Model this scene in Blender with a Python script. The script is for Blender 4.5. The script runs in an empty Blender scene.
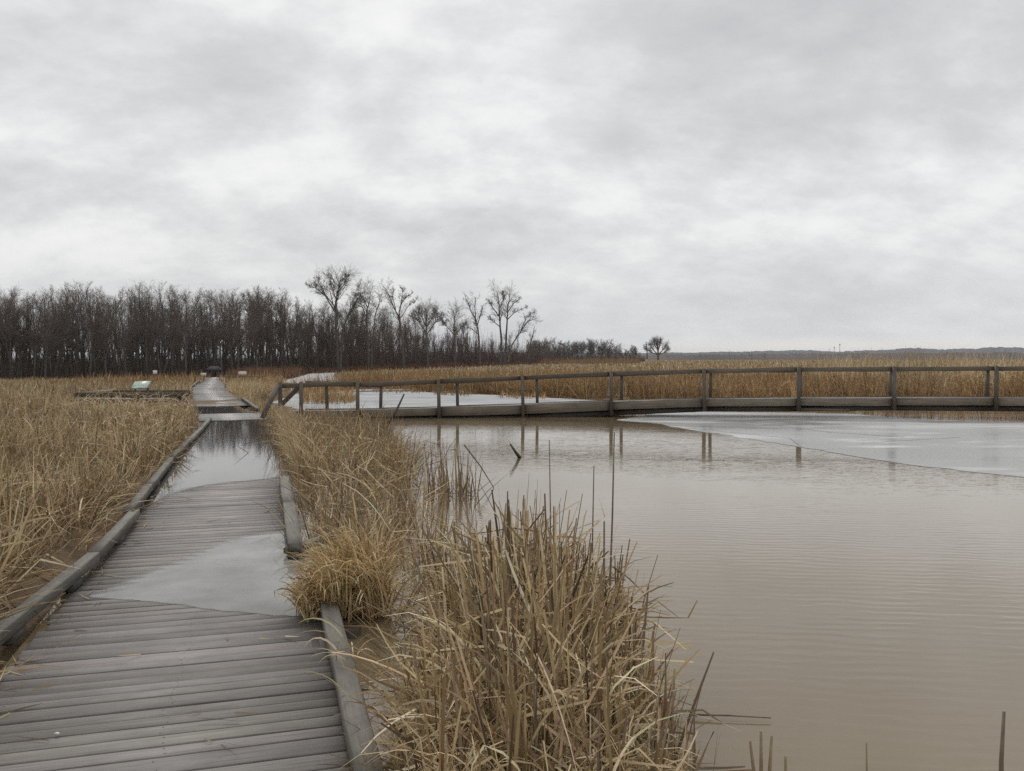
import bpy, math, random
import numpy as np
from mathutils import Vector, Matrix

rng = np.random.default_rng(11)
random.seed(5)
scene = bpy.context.scene
COL = scene.collection
F, YH, H = 850.0, 358.0, 1.65           # focal length in pixels, horizon row, eye height
PITCH = math.atan((385.5 - YH) / F)


def gp(px, py, z=0.0):
    """the place on the level z that the survey point (px, py) of the photograph shows"""
    a, b = (px - 512) / F, -(py - 385.5) / F
    c, s = math.cos(PITCH), math.sin(PITCH)
    dx, dy, dz = a, c + b * s, -s + b * c
    t = (z - H) / dz
    return (dx * t, dy * t, z)


def zat(py, d):
    return H - (py - YH) * d / F


def xat(px, d):
    return (px - 512) / F * d


def sstep(a, b, x):
    t = np.clip((np.asarray(x, float) - a) / (b - a), 0, 1)
    return t * t * (3 - 2 * t)


# ------------------------------------------------------------------ objects
def tag(o, label=None, cat=None, group=None, kind=None):
    if label: o['label'] = label
    if cat: o['category'] = cat
    if group: o['group'] = group
    if kind: o['kind'] = kind
    return o


def thing(name, label, cat, loc=(0, 0, 0), group=None):
    o = bpy.data.objects.new(name, None)
    COL.objects.link(o)
    o.location = loc
    o.empty_display_size = 0.2
    return tag(o, label, cat, group)


def link_mesh(name, me, mat, parent=None, smooth=False):
    o = bpy.data.objects.new(name, me)
    COL.objects.link(o)
    me.materials.append(mat)
    if smooth:
        me.polygons.foreach_set('use_smooth', [True] * len(me.polygons))
    if parent is not None:
        o.parent = parent
    return o


def mesh_np(name, v, loop_vi, counts, col=None, uv=None):
    me = bpy.data.meshes.new(name)
    v = np.ascontiguousarray(v, np.float32)
    me.vertices.add(len(v))
    me.vertices.foreach_set('co', v.ravel())
    loop_vi = np.ascontiguousarray(loop_vi, np.int32).ravel()
    me.loops.add(len(loop_vi))
    me.loops.foreach_set('vertex_index', loop_vi)
    counts = np.asarray(counts, np.int32)
    starts = np.concatenate([[0], np.cumsum(counts)[:-1]]).astype(np.int32)
    me.polygons.add(len(counts))
    me.polygons.foreach_set('loop_start', starts)
    me.polygons.foreach_set('loop_total', counts)
    if col is not None:
        at = me.attributes.new('tint', 'FLOAT_COLOR', 'POINT')
        c4 = np.ones((len(v), 4), np.float32)
        c4[:, :3] = col
        at.data.foreach_set('color', c4.ravel())
    if uv is not None:
        at = me.attributes.new('grain', 'FLOAT_VECTOR', 'POINT')
        at.data.foreach_set('vector', np.ascontiguousarray(uv, np.float32).ravel())
    me.update(calc_edges=True)
    me.validate()
    return me


class MB:
    """collects shapes that become one mesh; tint and grain travel with the vertices"""
    def __init__(self):
        self.v, self.f, self.c, self.g = [], [], [], []

    def add(self, verts, faces, tint=(1, 1, 1), grain=None):
        n = len(self.v)
        self.v += [tuple(p) for p in verts]
        self.f += [tuple(i + n for i in f) for f in faces]
        self.c += [tint] * len(verts)
        self.g += grain if grain is not None else [tuple(p) for p in verts]

    def beam(self, a, b, w, h, tint=(1, 1, 1), up=(0, 0, 1), ch=None, rough=0.0):
        """timber from a to b, w wide and h high, with chamfered edges"""
        a, b = Vector(a), Vector(b)
        d = (b - a); L = d.length; d.normalize()
        s = d.cross(Vector(up)).normalized()
        u = s.cross(d).normalized()
        ch = min(w, h) * 0.12 if ch is None else ch
        w2, h2 = w / 2, h / 2
        prof = [(-w2 + ch, -h2), (w2 - ch, -h2), (w2, -h2 + ch), (w2, h2 - ch), (w2 - ch, h2), (-w2 + ch, h2), (-w2, h2 - ch), (-w2, -h2 + ch)]
        k = max(1, int(L / 0.5)) if rough else 1
        o = random.uniform(0, 50)
        vs, gr, fs = [], [], []
        for i in range(k + 1):
            t = i / k
            j = (random.uniform(-rough, rough), random.uniform(-rough, rough)) if rough else (0, 0)
            for (x, y) in prof:
                vs.append(a + d * (L * t) + s * (x + j[0]) + u * (y + j[1]))
                gr.append((L * t + o, x + o, y))
        for i in range(k):
            for q in range(8):
                fs.append((i * 8 + q, i * 8 + (q + 1) % 8, i * 8 + 8 + (q + 1) % 8, i * 8 + 8 + q))
        fs.append(tuple(range(7, -1, -1)))
        fs.append(tuple(k * 8 + q for q in range(8)))
        self.add(vs, fs, tint, gr)

    def tube(self, pts, rad, sides=5, tint=(1, 1, 1), caps=False):
        pts = [Vector(p) for p in pts]
        n = len(pts)
        vs, fs = [], []
        ref = Vector((0.31, 0.87, 0.2))
        for i, p in enumerate(pts):
            t = (pts[min(i + 1, n - 1)] - pts[max(i - 1, 0)])
            if t.length < 1e-9: t = Vector((0, 0, 1))
            t.normalize()
            s = t.cross(ref)
            if s.length < 0.05: s = t.cross(Vector((1, 0, 0)))
            s.normalize(); u = t.cross(s)
            r = rad[i]
            for k in range(sides):
                a = 2 * math.pi * k / sides
                vs.append(p + s * (r * math.cos(a)) + u * (r * math.sin(a)))
        for i in range(n - 1):
            for k in range(sides):
                fs.append((i * sides + k, i * sides + (k + 1) % sides, (i + 1) * sides + (k + 1) % sides, (i + 1) * sides + k))
        if caps:
            fs.append(tuple(range(sides - 1, -1, -1)))
            fs.append(tuple((n - 1) * sides + k for k in range(sides)))
        self.add(vs, fs, tint)

    def build(self, name, mat, parent=None, smooth=False):
        counts = [len(f) for f in self.f]
        loops = [i for f in self.f for i in f]
        me = mesh_np(name, np.array(self.v, np.float32), loops, counts, np.array(self.c, np.float32), np.array(self.g, np.float32))
        return link_mesh(name, me, mat, parent, smooth)


# ------------------------------------------------------------------ materials
class NT:
    def __init__(self, nt): self.nt = nt
    def n(self, typ, **kw):
        nd = self.nt.nodes.new(typ)
        for k, v in kw.items():
            if k.startswith('i_'): nd.inputs[k[2:].replace('_', ' ')].default_value = v
            else: setattr(nd, k, v)
        return nd
    def l(self, a, b): self.nt.links.new(a, b)
    def math(self, op, a, b=None, clamp=False):
        m = self.n('ShaderNodeMath', operation=op, use_clamp=clamp)
        for i, x in enumerate((a, b)):
            if x is None: continue
            if isinstance(x, (int, float)): m.inputs[i].default_value = x
            else: self.l(x, m.inputs[i])
        return m.outputs[0]
    def mix(self, fac, a, b, blend='MIX'):
        m = self.n('ShaderNodeMix', data_type='RGBA', blend_type=blend)
        for s, x in ((m.inputs[0], fac), (m.inputs[6], a), (m.inputs[7], b)):
            if isinstance(x, (int, float)): s.default_value = x
            elif isinstance(x, tuple): s.default_value = (*x, 1) if len(x) == 3 else x
            else: self.l(x, s)
        return m.outputs[2]
    def noise(self, vec, scale, detail=4, rough=.55, dist=0.0, dim='3D'):
        m = self.n('ShaderNodeTexNoise', noise_dimensions=dim)
        m.inputs['Scale'].default_value = scale; m.inputs['Detail'].default_value = detail
        m.inputs['Roughness'].default_value = rough; m.inputs['Distortion'].default_value = dist
        if vec is not None: self.l(vec, m.inputs['Vector'])
        return m.outputs['Fac']
    def mapping(self, vec, scale=(1, 1, 1), rot=(0, 0, 0), loc=(0, 0, 0)):
        m = self.n('ShaderNodeMapping')
        m.inputs['Scale'].default_value = scale; m.inputs['Rotation'].default_value = rot; m.inputs['Location'].default_value = loc
        self.l(vec, m.inputs['Vector'])
        return m.outputs[0]
    def ramp(self, fac, stops, interp='LINEAR'):
        m = self.n('ShaderNodeValToRGB')
        cr = m.color_ramp; cr.interpolation = interp
        while len(cr.elements) < len(stops): cr.elements.new(0.5)
        for e, (p, c) in zip(cr.elements, stops):
            e.position = p
            e.color = (c, c, c, 1) if isinstance(c, (int, float)) else (*c, 1)
        self.l(fac, m.inputs[0])
        return m.outputs[0]


def new_mat(name):
    m = bpy.data.materials.new(name)
    m.use_nodes = True
    t = NT(m.node_tree)
    b = m.node_tree.nodes['Principled BSDF']
    return m, t, b


def attr(t, name):
    a = t.n('ShaderNodeAttribute'); a.attribute_name = name
    return a


def wood_mat(name, base, dark, green=None, rough=.75, gs=(2.2, 38, 38)):
    m, t, b = new_mat(name)
    g = attr(t, 'grain').outputs['Vector']
    tint = attr(t, 'tint').outputs['Color']
    gv = t.mapping(g, gs)
    n1 = t.noise(gv, 1.0, 6, .65, .4)
    c = t.ramp(n1, [(.28, dark), (.5, base), (.75, tuple(min(1, x * 1.3) for x in base))])
    n2 = t.noise(t.mapping(g, (1.3, 2.2, 2.2)), 1.5, 6, .68)
    c = t.mix(t.ramp(n2, [(.35, 0.0), (.7, .65)]), c, tuple(x * .62 for x in base))
    n4 = t.noise(t.mapping(g, (5, 20, 20)), 2.2, 4, .6)
    c = t.mix(t.ramp(n4, [(.62, 0.0), (.74, .55)]), c, dark)
    if green:
        n3 = t.noise(t.mapping(g, (1.7, 8, 8)), 1.0, 4, .6)
        c = t.mix(t.ramp(n3, [(.52, 0.0), (.72, .6)]), c, green)
    oc = t.n('ShaderNodeTexCoord').outputs['Object']
    c = t.mix(t.ramp(t.noise(oc, 1.3, 6, .65), [(.42, 0.0), (.68, .55)]), c, tuple(x * .5 for x in base))
    c = t.mix(1.0, c, tint, 'MULTIPLY')
    t.l(c, b.inputs['Base Color'])
    t.l(t.ramp(n2, [(.3, rough - .25), (.7, rough)]), b.inputs['Roughness'])
    bp = t.n('ShaderNodeBump'); bp.inputs['Strength'].default_value = .55; bp.inputs['Distance'].default_value = .006
    t.l(n1, bp.inputs['Height']); t.l(bp.outputs[0], b.inputs['Normal'])
    return m


def reed_mat(name, gain=1.0, trans=.25):
    m, t, b = new_mat(name)
    tint = attr(t, 'tint').outputs['Color']
    tc = t.n('ShaderNodeTexCoord').outputs['Object']
    n = t.noise(tc, 9, 3, .6)
    c = t.mix(t.ramp(n, [(.3, 0.0), (.75, .55)]), tint, t.mix(1.0, tint, (.62, .55, .47), 'MULTIPLY'))
    if gain != 1: c = t.mix(1.0, c, (gain, gain, gain), 'MULTIPLY')
    t.l(c, b.inputs['Base Color'])
    b.inputs['Roughness'].default_value = .62
    b.inputs['Specular IOR Level'].default_value = .25
    tr = t.n('ShaderNodeBsdfTranslucent')
    t.l(c, tr.inputs['Color'])
    mx = t.n('ShaderNodeMixShader'); mx.inputs[0].default_value = trans
    t.l(b.outputs[0], mx.inputs[1]); t.l(tr.outputs[0], mx.inputs[2])
    t.l(mx.outputs[0], m.node_tree.nodes['Material Output'].inputs['Surface'])
    return m


def plain_mat(name, base, var=.3, scale=4, rough=.8, metallic=0):
    m, t, b = new_mat(name)
    tc = t.n('ShaderNodeTexCoord').outputs['Object']
    n = t.noise(tc, scale, 5, .6)
    c = t.mix(t.ramp(n, [(.3, 0.0), (.7, 1.0)]), tuple(x * (1 - var) for x in base), tuple(min(1, x * (1 + var)) for x in base))
    t.l(c, b.inputs['Base Color'])
    b.inputs['Roughness'].default_value = rough
    b.inputs['Metallic'].default_value = metallic
    return m


M_DECK = wood_mat('weathered_deck', (.228, .212, .198), (.10, .091, .083), rough=.75, gs=(2.6, 85, 85))
M_KERB = wood_mat('weathered_kerb', (.150, .139, .119), (.05, .045, .038), (.085, .088, .058), rough=.8)
M_RAIL = wood_mat('weathered_rail', (.142, .118, .092), (.042, .034, .026), (.105, .102, .075), rough=.82, gs=(1.4, 22, 22))
M_OLD = wood_mat('dark_wet_wood', (.075, .062, .05), (.03, .025, .02), rough=.7, gs=(1.4, 22, 22))
M_REED = reed_mat('dry_reed', .94, .10)
M_STALK = plain_mat('stalk', (.17, .13, .09), .4, 14, .7)
M_STALKP = plain_mat('pale_stalk', (.27, .20, .125), .35, 14, .7)
M_HEAD = plain_mat('cattail_head', (.15, .07, .04), .4, 60, .95)
M_FLUFF = plain_mat('seed_fluff', (.62, .55, .45), .2, 60, .95)
M_BARK = plain_mat('bark', (.105, .091, .078), .35, 1.2, .9)
M_BARKG = plain_mat('grey_bark', (.125, .112, .098), .35, 1.2, .9)
M_TWIG = plain_mat('twigs', (.142, .122, .104), .3, .6, .9)
M_TWIGR = plain_mat('brown_twigs', (.15, .12, .098), .3, .6, .9)
M_WHITE = plain_mat('white_paint', (.74, .73, .70), .06, 6, .5)
M_ROOF = plain_mat('dark_shingle', (.05, .045, .045), .3, 3, .9)
M_STEEL = plain_mat('grey_steel', (.22, .23, .25), .1, 1, .5)


def water_mat(name, lo, hi, ripple):
    m, t, b = new_mat(name)
    tc = t.n('ShaderNodeTexCoord').outputs['Object']
    big = t.noise(t.mapping(tc, (.22, .3, 1)), 1, 3, .5)
    c = t.mix(t.ramp(big, [(.35, 0.0), (.65, 1.0)]), lo, hi)
    t.l(c, b.inputs['Base Color'])
    b.inputs['Roughness'].default_value = .03
    b.inputs['IOR'].default_value = 1.55
    wv = t.n('ShaderNodeTexWave', bands_direction='Y'); wv.inputs['Scale'].default_value = 2.6
    wv.inputs['Distortion'].default_value = 5.5; wv.inputs['Detail'].default_value = 2; wv.inputs['Detail Scale'].default_value = .7; wv.inputs['Detail Roughness'].default_value = .5
    t.l(t.mapping(tc, (1.0, 1, 1), (0, 0, math.radians(7))), wv.inputs['Vector'])
    r1 = t.noise(t.mapping(tc, (3.6, 13, 1), (0, 0, math.radians(6))), 1.0, 2, .5, .6)
    r3 = t.noise(t.mapping(tc, (.7, 2.4, 1), (0, 0, math.radians(-8))), 1.0, 2, .5, .3)
    h = t.math('ADD', t.math('MULTIPLY', wv.outputs['Fac'], .17), t.math('ADD', t.math('MULTIPLY', r1, .62), t.math('MULTIPLY', r3, .5)))
    calm = t.ramp(t.noise(t.mapping(tc, (.16, .4, 1), loc=(3, 1, 0)), 1, 2, .5), [(.35, .3), (.62, 1.0)])
    bp = t.n('ShaderNodeBump'); bp.inputs['Distance'].default_value = .02
    t.l(t.math('MULTIPLY', calm, ripple), bp.inputs['Strength'])
    t.l(h, bp.inputs['Height'])
    t.l(bp.outputs[0], b.inputs['Normal'])
    return m


def ice_mat(name, lo, hi, rough=.3, scale=.5, snow=None):
    m, t, b = new_mat(name)
    tc = t.n('ShaderNodeTexCoord').outputs['Object']
    n1 = t.noise(t.mapping(tc, (.5, 1.1, 1), (0, 0, .2)), scale, 6, .6, .4)
    c = t.mix(t.ramp(n1, [(.36, 0.0), (.66, 1.0)]), lo, hi)
    if snow:
        n3 = t.noise(t.mapping(tc, (.35, 1.3, 1), (0, 0, -.25), (4, 2, 0)), scale * 1.3, 5, .6, .8)
        c = t.mix(t.ramp(n3, [(.52, 0.0), (.63, 1.0)]), c, snow)
    t.l(c, b.inputs['Base Color'])
    t.l(t.ramp(n1, [(.3, rough * .5), (.7, rough * 1.4)]), b.inputs['Roughness'])
    b.inputs['IOR'].default_value = 1.31
    n2 = t.noise(tc, 5, 4, .6)
    bp = t.n('ShaderNodeBump'); bp.inputs['Strength'].default_value = .05; bp.inputs['Distance'].default_value = .01
    t.l(n2, bp.inputs['Height']); t.l(bp.outputs[0], b.inputs['Normal'])
    return m


M_WATER = water_mat('murky_water', (.178, .135, .080), (.207, .161, .102), .17)
M_FLOOD = water_mat('still_water', (.055, .050, .044), (.075, .068, .06), .03)
M_FLOODD = water_mat('deep_still_water', (.055, .050, .044), (.075, .068, .06), .03)
_t = NT(M_FLOOD.node_tree)
_t.l(attr(_t, 'tint').outputs['Color'], M_FLOOD.node_tree.nodes['Principled BSDF'].inputs['Alpha'])
M_ICE = ice_mat('grey_ice', (.27, .27, .265), (.40, .40, .39), .3, .35, (.60, .60, .59))
M_SNOWICE = ice_mat('white_ice', (.20, .208, .212), (.50, .505, .51), .75, .9)
M_PUDDLE = ice_mat('thin_ice', (.245, .242, .228), (.305, .302, .287), .10, 1.6)
_t = NT(M_PUDDLE.node_tree); _b = M_PUDDLE.node_tree.nodes['Principled BSDF']
_tc = _t.n('ShaderNodeTexCoord').outputs['Object']
_t.l(_t.math('MULTIPLY', attr(_t, 'tint').outputs['Color'], _t.ramp(_t.noise(_tc, 2.2, 6, .65), [(.3, .68), (.62, .94)])), _b.inputs['Alpha'])

# ground
def ground_mat():
    m, t, b = new_mat('marsh_ground')
    tc = t.n('ShaderNodeTexCoord').outputs['Object']
    n1 = t.noise(tc, .05, 8, .65)
    n2 = t.noise(tc, 2.5, 6, .7)
    c = t.ramp(n1, [(.35, (.13, .085, .045)), (.5, (.19, .128, .068)), (.65, (.27, .195, .105))])
    c = t.mix(t.ramp(n2, [(.35, .75), (.65, 0.0)]), c, (.075, .052, .03))
    t.l(c, b.inputs['Base Color']); b.inputs['Roughness'].default_value = .95
    bp = t.n('ShaderNodeBump'); bp.inputs['Strength'].default_value = .8; bp.inputs['Distance'].default_value = .1
    t.l(n2, bp.inputs['Height']); t.l(bp.outputs[0], b.inputs['Normal'])
    return m
M_GROUND = ground_mat()

# ------------------------------------------------------------------ plan of the walk, the pond and the marsh
AY = [-30, 20, 33, 44, 56, 80, 92]
AX = [8.57, -6.43, -11.4, -15.8, -19.8, -27.9, -32.5]
def axis_x(y): return np.interp(y, AY, AX)
U = Vector((-.2873, .9578, 0)); N = Vector((.9578, .2873, 0))      # along the near walk, across it
A0 = Vector((-.43, 0, 0))
def walk(s, t, z=0): return A0 + U * s + N * t + Vector((0, 0, z))

SHORE = [(-6.7, 24.6), (-9.6, 31), (-10.6, 39.5), (-8.2, 43.5), (-5.4, 43), (-3.4, 40.6), (-.6, 38.2), (1.5, 35.6), (3.4, 33), (7.2, 31.6), (12.1, 30.5), (18, 29.8), (24, 29), (45, 28)]
POND = [(8.57 - .95, -30), (-6.43 - .95, 20), (-7.5 - .95, 22.6), (-9.94 - 1.1, 29.6), (-9.94 + 1.1, 29.6)] + SHORE + [(60, 20), (60, -30)]
PP = np.array(POND)

def open_view(xy):
    """the bare wedge of short-mown, iced-over marsh before the far ice"""
    px = 512 + F * xy[:, 0] / np.maximum(xy[:, 1], 3)
    return (px > 281) & (px < 343) & (xy[:, 1] > 46) & (xy[:, 1] < 101)

def inside(poly, x, y):
    poly = np.asarray(poly)[:, :2]
    r = np.zeros(np.shape(x), bool)
    j = len(poly) - 1
    for i in range(len(poly)):
        xi, yi = poly[i]; xj, yj = poly[j]
        c = ((yi > y) != (yj > y)) & (x < (xj - xi) * (y - yi) / (yj - yi + 1e-12) + xi)
        r ^= c
        j = i
    return r

def edge_dist(poly, x, y):
    poly = np.asarray(poly)[:, :2]
    d = np.full(np.shape(x), 1e9)
    for i in range(len(poly)):
        a, b = poly[i - 1], poly[i]
        ab = b - a
        t = np.clip(((x - a[0]) * ab[0] + (y - a[1]) * ab[1]) / (ab @ ab), 0, 1)
        d = np.minimum(d, np.hypot(x - a[0] - t * ab[0], y - a[1] - t * ab[1]))
    return d

def ground_z(x, y):
    x = np.asarray(x, float); y = np.asarray(y, float)
    px = 512 + F * x / np.maximum(y, 3)
    left = np.clip((600 - px) / 400, 0, 1)
    g = .03 - .55 * sstep(28, 85, y) * left
    g = g + .02 * np.sin(x * 1.7) * np.cos(y * 1.3) * (y > 4)
    ins = inside(PP, x, y)
    dd = edge_dist(PP, x, y)
    dd = np.where(ins, dd, -dd)
    return g - .38 * sstep(-.35, .7, dd)

def axis(parts):
    return np.unique(np.concatenate([np.arange(a, b, s) for a, b, s in parts]))
gx = axis([(-5000, -600, 400), (-600, -120, 40), (-120, -40, 5), (-40, 30, .45), (30, 120, 5), (120, 800, 50), (800, 5200, 400)])
gy = axis([(-40, -4, 4), (-4, 50, .45), (50, 100, 1.5), (100, 300, 15), (300, 1000, 80), (1000, 6000, 500)])
X, Y = np.meshgrid(gx, gy)
Z = ground_z(X, Y)
nx, ny = len(gx), len(gy)
ii = np.arange(nx * ny).reshape(ny, nx)
q = np.stack([ii[:-1, :-1], ii[:-1, 1:], ii[1:, 1:], ii[1:, :-1]], -1).reshape(-1, 4)
g = link_mesh('marsh_ground', mesh_np('marsh_ground', np.stack([X, Y, Z], -1).reshape(-1, 3), q, np.full(len(q), 4)), M_GROUND, smooth=True)
tag(g, kind='structure')

def sheet(name, poly, z, mat, thick=0.0, jag=0.0, kind='structure', step=.4):
    """a level sheet with a ragged outline, given its thickness downwards"""
    pts = []
    for i in range(len(poly)):
        a, b = Vector(poly[i][:2]), Vector(poly[(i + 1) % len(poly)][:2])
        k = max(1, int((b - a).length / step)) if jag else 1
        for j in range(k):
            p = a.lerp(b, j / k)
            if jag and 0 < j: p += Vector((random.gauss(0, jag), random.gauss(0, jag * .6)))
            pts.append(p)
    n = len(pts)
    vs = [(p.x, p.y, z) for p in pts]
    fs = [tuple(range(n))]
    if thick:
        vs += [(p.x, p.y, z - thick) for p in pts]
        fs += [(i, i + n, (i + 1) % n + n, (i + 1) % n) for i in range(n)]
    me = bpy.data.meshes.new(name)
    me.from_pydata(vs, [], fs)
    me.update()
    # wind so that the top faces up
    if me.polygons[0].normal.z < 0: me.flip_normals()
    o = link_mesh(name, me, mat)
    return tag(o, kind=kind)

sheet('pond_water', POND, -.012, M_WATER)

# ------------------------------------------------------------------ ice
ice_front = [gp(*p) for p in ((617, 419.5), (655, 423), (700, 431), (760, 440), (800, 446.5), (850, 455), (905, 463.5), (960, 470), (1024, 476.5), (1180, 492),
                              (1180, 440), (1024, 421.5), (945, 420), (880, 416), (850, 413.5), (800, 412.5), (705, 411.5), (660, 413))]
o = sheet('ice_sheet', ice_front, -.006, M_ICE, .02, .055, step=.25)
back = [gp(*p) for p in ((300, 410), (430, 410.5), (560, 410), (640, 409))] + [(3.6, 32.6), (1.4, 35.2), (-.8, 37.8), (-3.6, 40.2), (-5.5, 42.5), (-8.0, 42.8), (-9.9, 39), (-8.9, 31.5)]
o = sheet('snowy_ice', back, .01, M_SNOWICE, .03, .05)
far_ice = [gp(280, 383.5, -.2), gp(300, 385, -.2), gp(342, 383.5, -.2), gp(340, 380, -.2), gp(334, 379, -.2), gp(334, 373.6, -.2), gp(310, 374.6, -.2)]
o = sheet('far_snowy_ice', far_ice, -.10, M_SNOWICE, .05, .08, step=1.5)
for pl in (((352, 392), (412, 391.2), (404, 387.8), (366, 388)), ((560, 396), (640, 396.5), (632, 394.5), (575, 394))):
    sheet('snow_patch', [gp(*p) for p in pl], .06, M_SNOWICE, .03, .12)
ridge = MB()
for (p, w) in ((((655, 414.5), (740, 421), (830, 432), (905, 437)), .05), (((690, 428), (790, 438), (800, 446)), .03), (((860, 443), (960, 437)), .03)):
    pts = [Vector(gp(*a)) for a in p]
    for i in range(len(pts) - 1):
        for k in range(6):
            a, b = pts[i].lerp(pts[i + 1], k / 6), pts[i].lerp(pts[i + 1], (k + 1) / 6)
            ridge.beam(a + Vector((0, random.gauss(0, .02), -.0055)), b + Vector((0, random.gauss(0, .02), -.0055)), w * random.uniform(.3, 1.2), .006)
o = ridge.build('ice_crack', plain_mat('wet_ice', (.20, .20, .195), .2, 2, .3)); tag(o, kind='structure')

# ------------------------------------------------------------------ boardwalk
SL = [(-9, .03), (4.6, .026), (5.5, .0006), (5.8, -.001), (11.2, -.001), (12.6, -.02), (23.3, -.05)]
SR = [(-9, .03), (4.2, .022), (5.1, .0006), (5.4, -.001), (12.3, -.001), (13, -.02), (23.3, -.05)]
def zl(s): return np.interp(s, *zip(*SL))
def zr(s): return np.interp(s, *zip(*SR))
HALF = .86
bw = thing('boardwalk', 'weathered grey plank boardwalk running through the marsh, partly under water', 'boardwalk', (0, 0, 0))

def board(mb, a, b, dirv, w, h, tint):
    """one deck board from a (left end) to b (right end), w wide along dirv"""
    ch = .003
    prof = [(-w / 2, -h), (-w / 2, -ch), (-w / 2 + ch, 0), (w / 2 - ch, 0), (w / 2, -ch), (w / 2, -h)]
    o = random.uniform(0, 90)
    L = (b - a).length
    vs, gr = [], []
    for e, p in ((0, a), (L, b)):
        for (x, y) in prof:
            vs.append(p + dirv * x + Vector((0, 0, y))); gr.append((e + o, x + o * .37, y))
    fs = [(i, i + 1, i + 7, i + 6) for i in range(5)] + [(5, 0, 6, 11), (0, 5, 4, 3, 2, 1), (6, 7, 8, 9, 10, 11)]
    mb.add(vs, fs, tint, gr)

def btint():
    k = random.gauss(1, .13)
    k = min(1.35, max(.62, k))
    r = random.random()
    if r < .08: return (k * 1.0, k * .93, k * .91)
    if r < .18: return (k * .80, k * .78, k * .77)
    return (k, k * random.uniform(.97, 1.01), k * random.uniform(.94, 1.02))

mb = MB()
s = -7.0
while s < 23.3:
    w = random.choice([.088, .092, .1, .125, .138]) if s < 9 else random.choice([.12, .138, .14, .15])
    gap = random.choice([.006, .008, .010, .014, .018])
    m_ = s + w / 2
    jj = .0016 if m_ < 5 else .0003
    j = random.gauss(0, jj)
    a = walk(m_, -HALF + random.gauss(0, .012), float(zl(m_)) + j)
    b = walk(m_, HALF + random.gauss(0, .012), float(zr(m_)) + j)
    board(mb, a, b, U, w, .036, btint())
    if -1 < m_ < 8:
        for t_ in (-.74, .01, .74):
            for e_ in (-.28, .28):
                c_ = a.lerp(b, (t_ + random.gauss(0, .008) + HALF) / (2 * HALF)) + U * (w * e_) + Vector((0, 0, .0006))
                r_ = .0042
                mb.add([c_ + U * r_ * math.cos(k_) + N * r_ * math.sin(k_) for k_ in (0, 1.05, 2.09, 3.14, 4.19, 5.24)], [(5, 4, 3, 2, 1, 0)], (.22, .19, .17))
    s += w + gap
mb.build('deck', M_DECK, bw)

# farther sections of the deck: a dry float, a sunken gap, then the long dry run
M_WET = wood_mat('wet_deck', (.262, .25, .24), (.15, .14, .132), rough=.42)
def far_deck(y0, y1, z, name='deck'):
    mb = MB()
    y = y0
    while y < y1:
        d = Vector((float(axis_x(y + .5) - axis_x(y - .5)), 1, 0)).normalized()
        nn = Vector((d.y, -d.x, 0))
        w = .145
        c = Vector((float(axis_x(y)), y, z + random.gauss(0, .003) + float(ground_z(axis_x(y), y) * (y > 40) if y > 40 else 0) * 0))
        board(mb, c - nn * HALF, c + nn * HALF, d, w - .008, .036, btint())
        y += w * d.y
    return mb.build(name, M_WET, bw)
far_deck(22.5, 25.0, .016)
far_deck(25.0, 29.2, -.04)
far_deck(29.2, 72, .016)

# kerbs: squared timbers on blocks
def kerb(a, b, tint=(1, 1, 1), w=.115, h=.085):
    m = MB(); m.beam(a, b, w, h, tint, rough=.004, ch=.006)
    return m.build('kerb', M_KERB, bw)
blocks = []
def kerb_line(pts, z=.098, w=.092, h=.08):
    for (p, q) in zip(pts[:-1], pts[1:]):
        k = random.uniform(.88, 1.12)
        p = Vector((*p[:2], p[2] if len(p) > 2 else z)); q = Vector((*q[:2], q[2] if len(q) > 2 else z))
        kerb(p, q, (k, k * .99, k * .97), w, h)
        n = max(1, int((q - p).length / 1.1))
        for i in range(n):
            c = p.lerp(q, (i + .5) / n)
            d = (q - p).normalized()
            m = MB(); m.beam(c - d * .11 - Vector((0, 0, .07)), c + d * .11 - Vector((0, 0, .07)), .085, .055, (.6, .58, .55))
            m.build('kerb_block', M_KERB, bw)
kerb_line([(-.4, -5.2), (-1.93, 1.55), (-2.88, 4.5, .1)])
kerb_line([(-2.80, 4.35, .105), (-3.27, 6.6, .095), (-3.79, 8.5, .09)])
kerb_line([(-3.83, 8.42, .10), (-4.42, 10.3, .075), (-5.35, 13.3, .06), (-6.1, 15.9, .05), (-7.02, 19.2, .055), (-7.9, 22.2, .06)])
kerb_line([(1.75, -4.5), (.36, .15), (-.5, 3.0, .10), (-1.14, 5.24, .092)], w=.105)
kerb_line([(-1.78, 6.95, .085), (-2.35, 8.9, .095), (-2.95, 10.95, .085)], w=.12)
kerb_line([(-2.97, 11.05, -.035), (-3.9, 14.2, -.05), (-5.05, 18, -.05), (-6.2, 21.6, -.04)])
m = MB(); m.beam((-1.86, 7.0, .05), (-1.62, 7.5, .06), .09, .05, (.8, .8, .78)); m.build('kerb_block', M_KERB, bw)
m = MB(); m.beam((-1.80, 6.9, .02), (-1.56, 7.35, .02), .09, .04, (.5, .5, .48)); m.build('kerb_block', M_KERB, bw)
# right kerb beyond the side bridge and left edge of the dry run
def run_kerb(y0, y1, side, z):
    ys = np.linspace(y0, y1, max(2, int((y1 - y0) / 3.2) + 1))
    kerb_line([(float(axis_x(y)) + side * .92, float(y), z) for y in ys], w=.09, h=.075)
run_kerb(25.6, 33, 1, .10)
run_kerb(38, 60, -1, .10)
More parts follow.
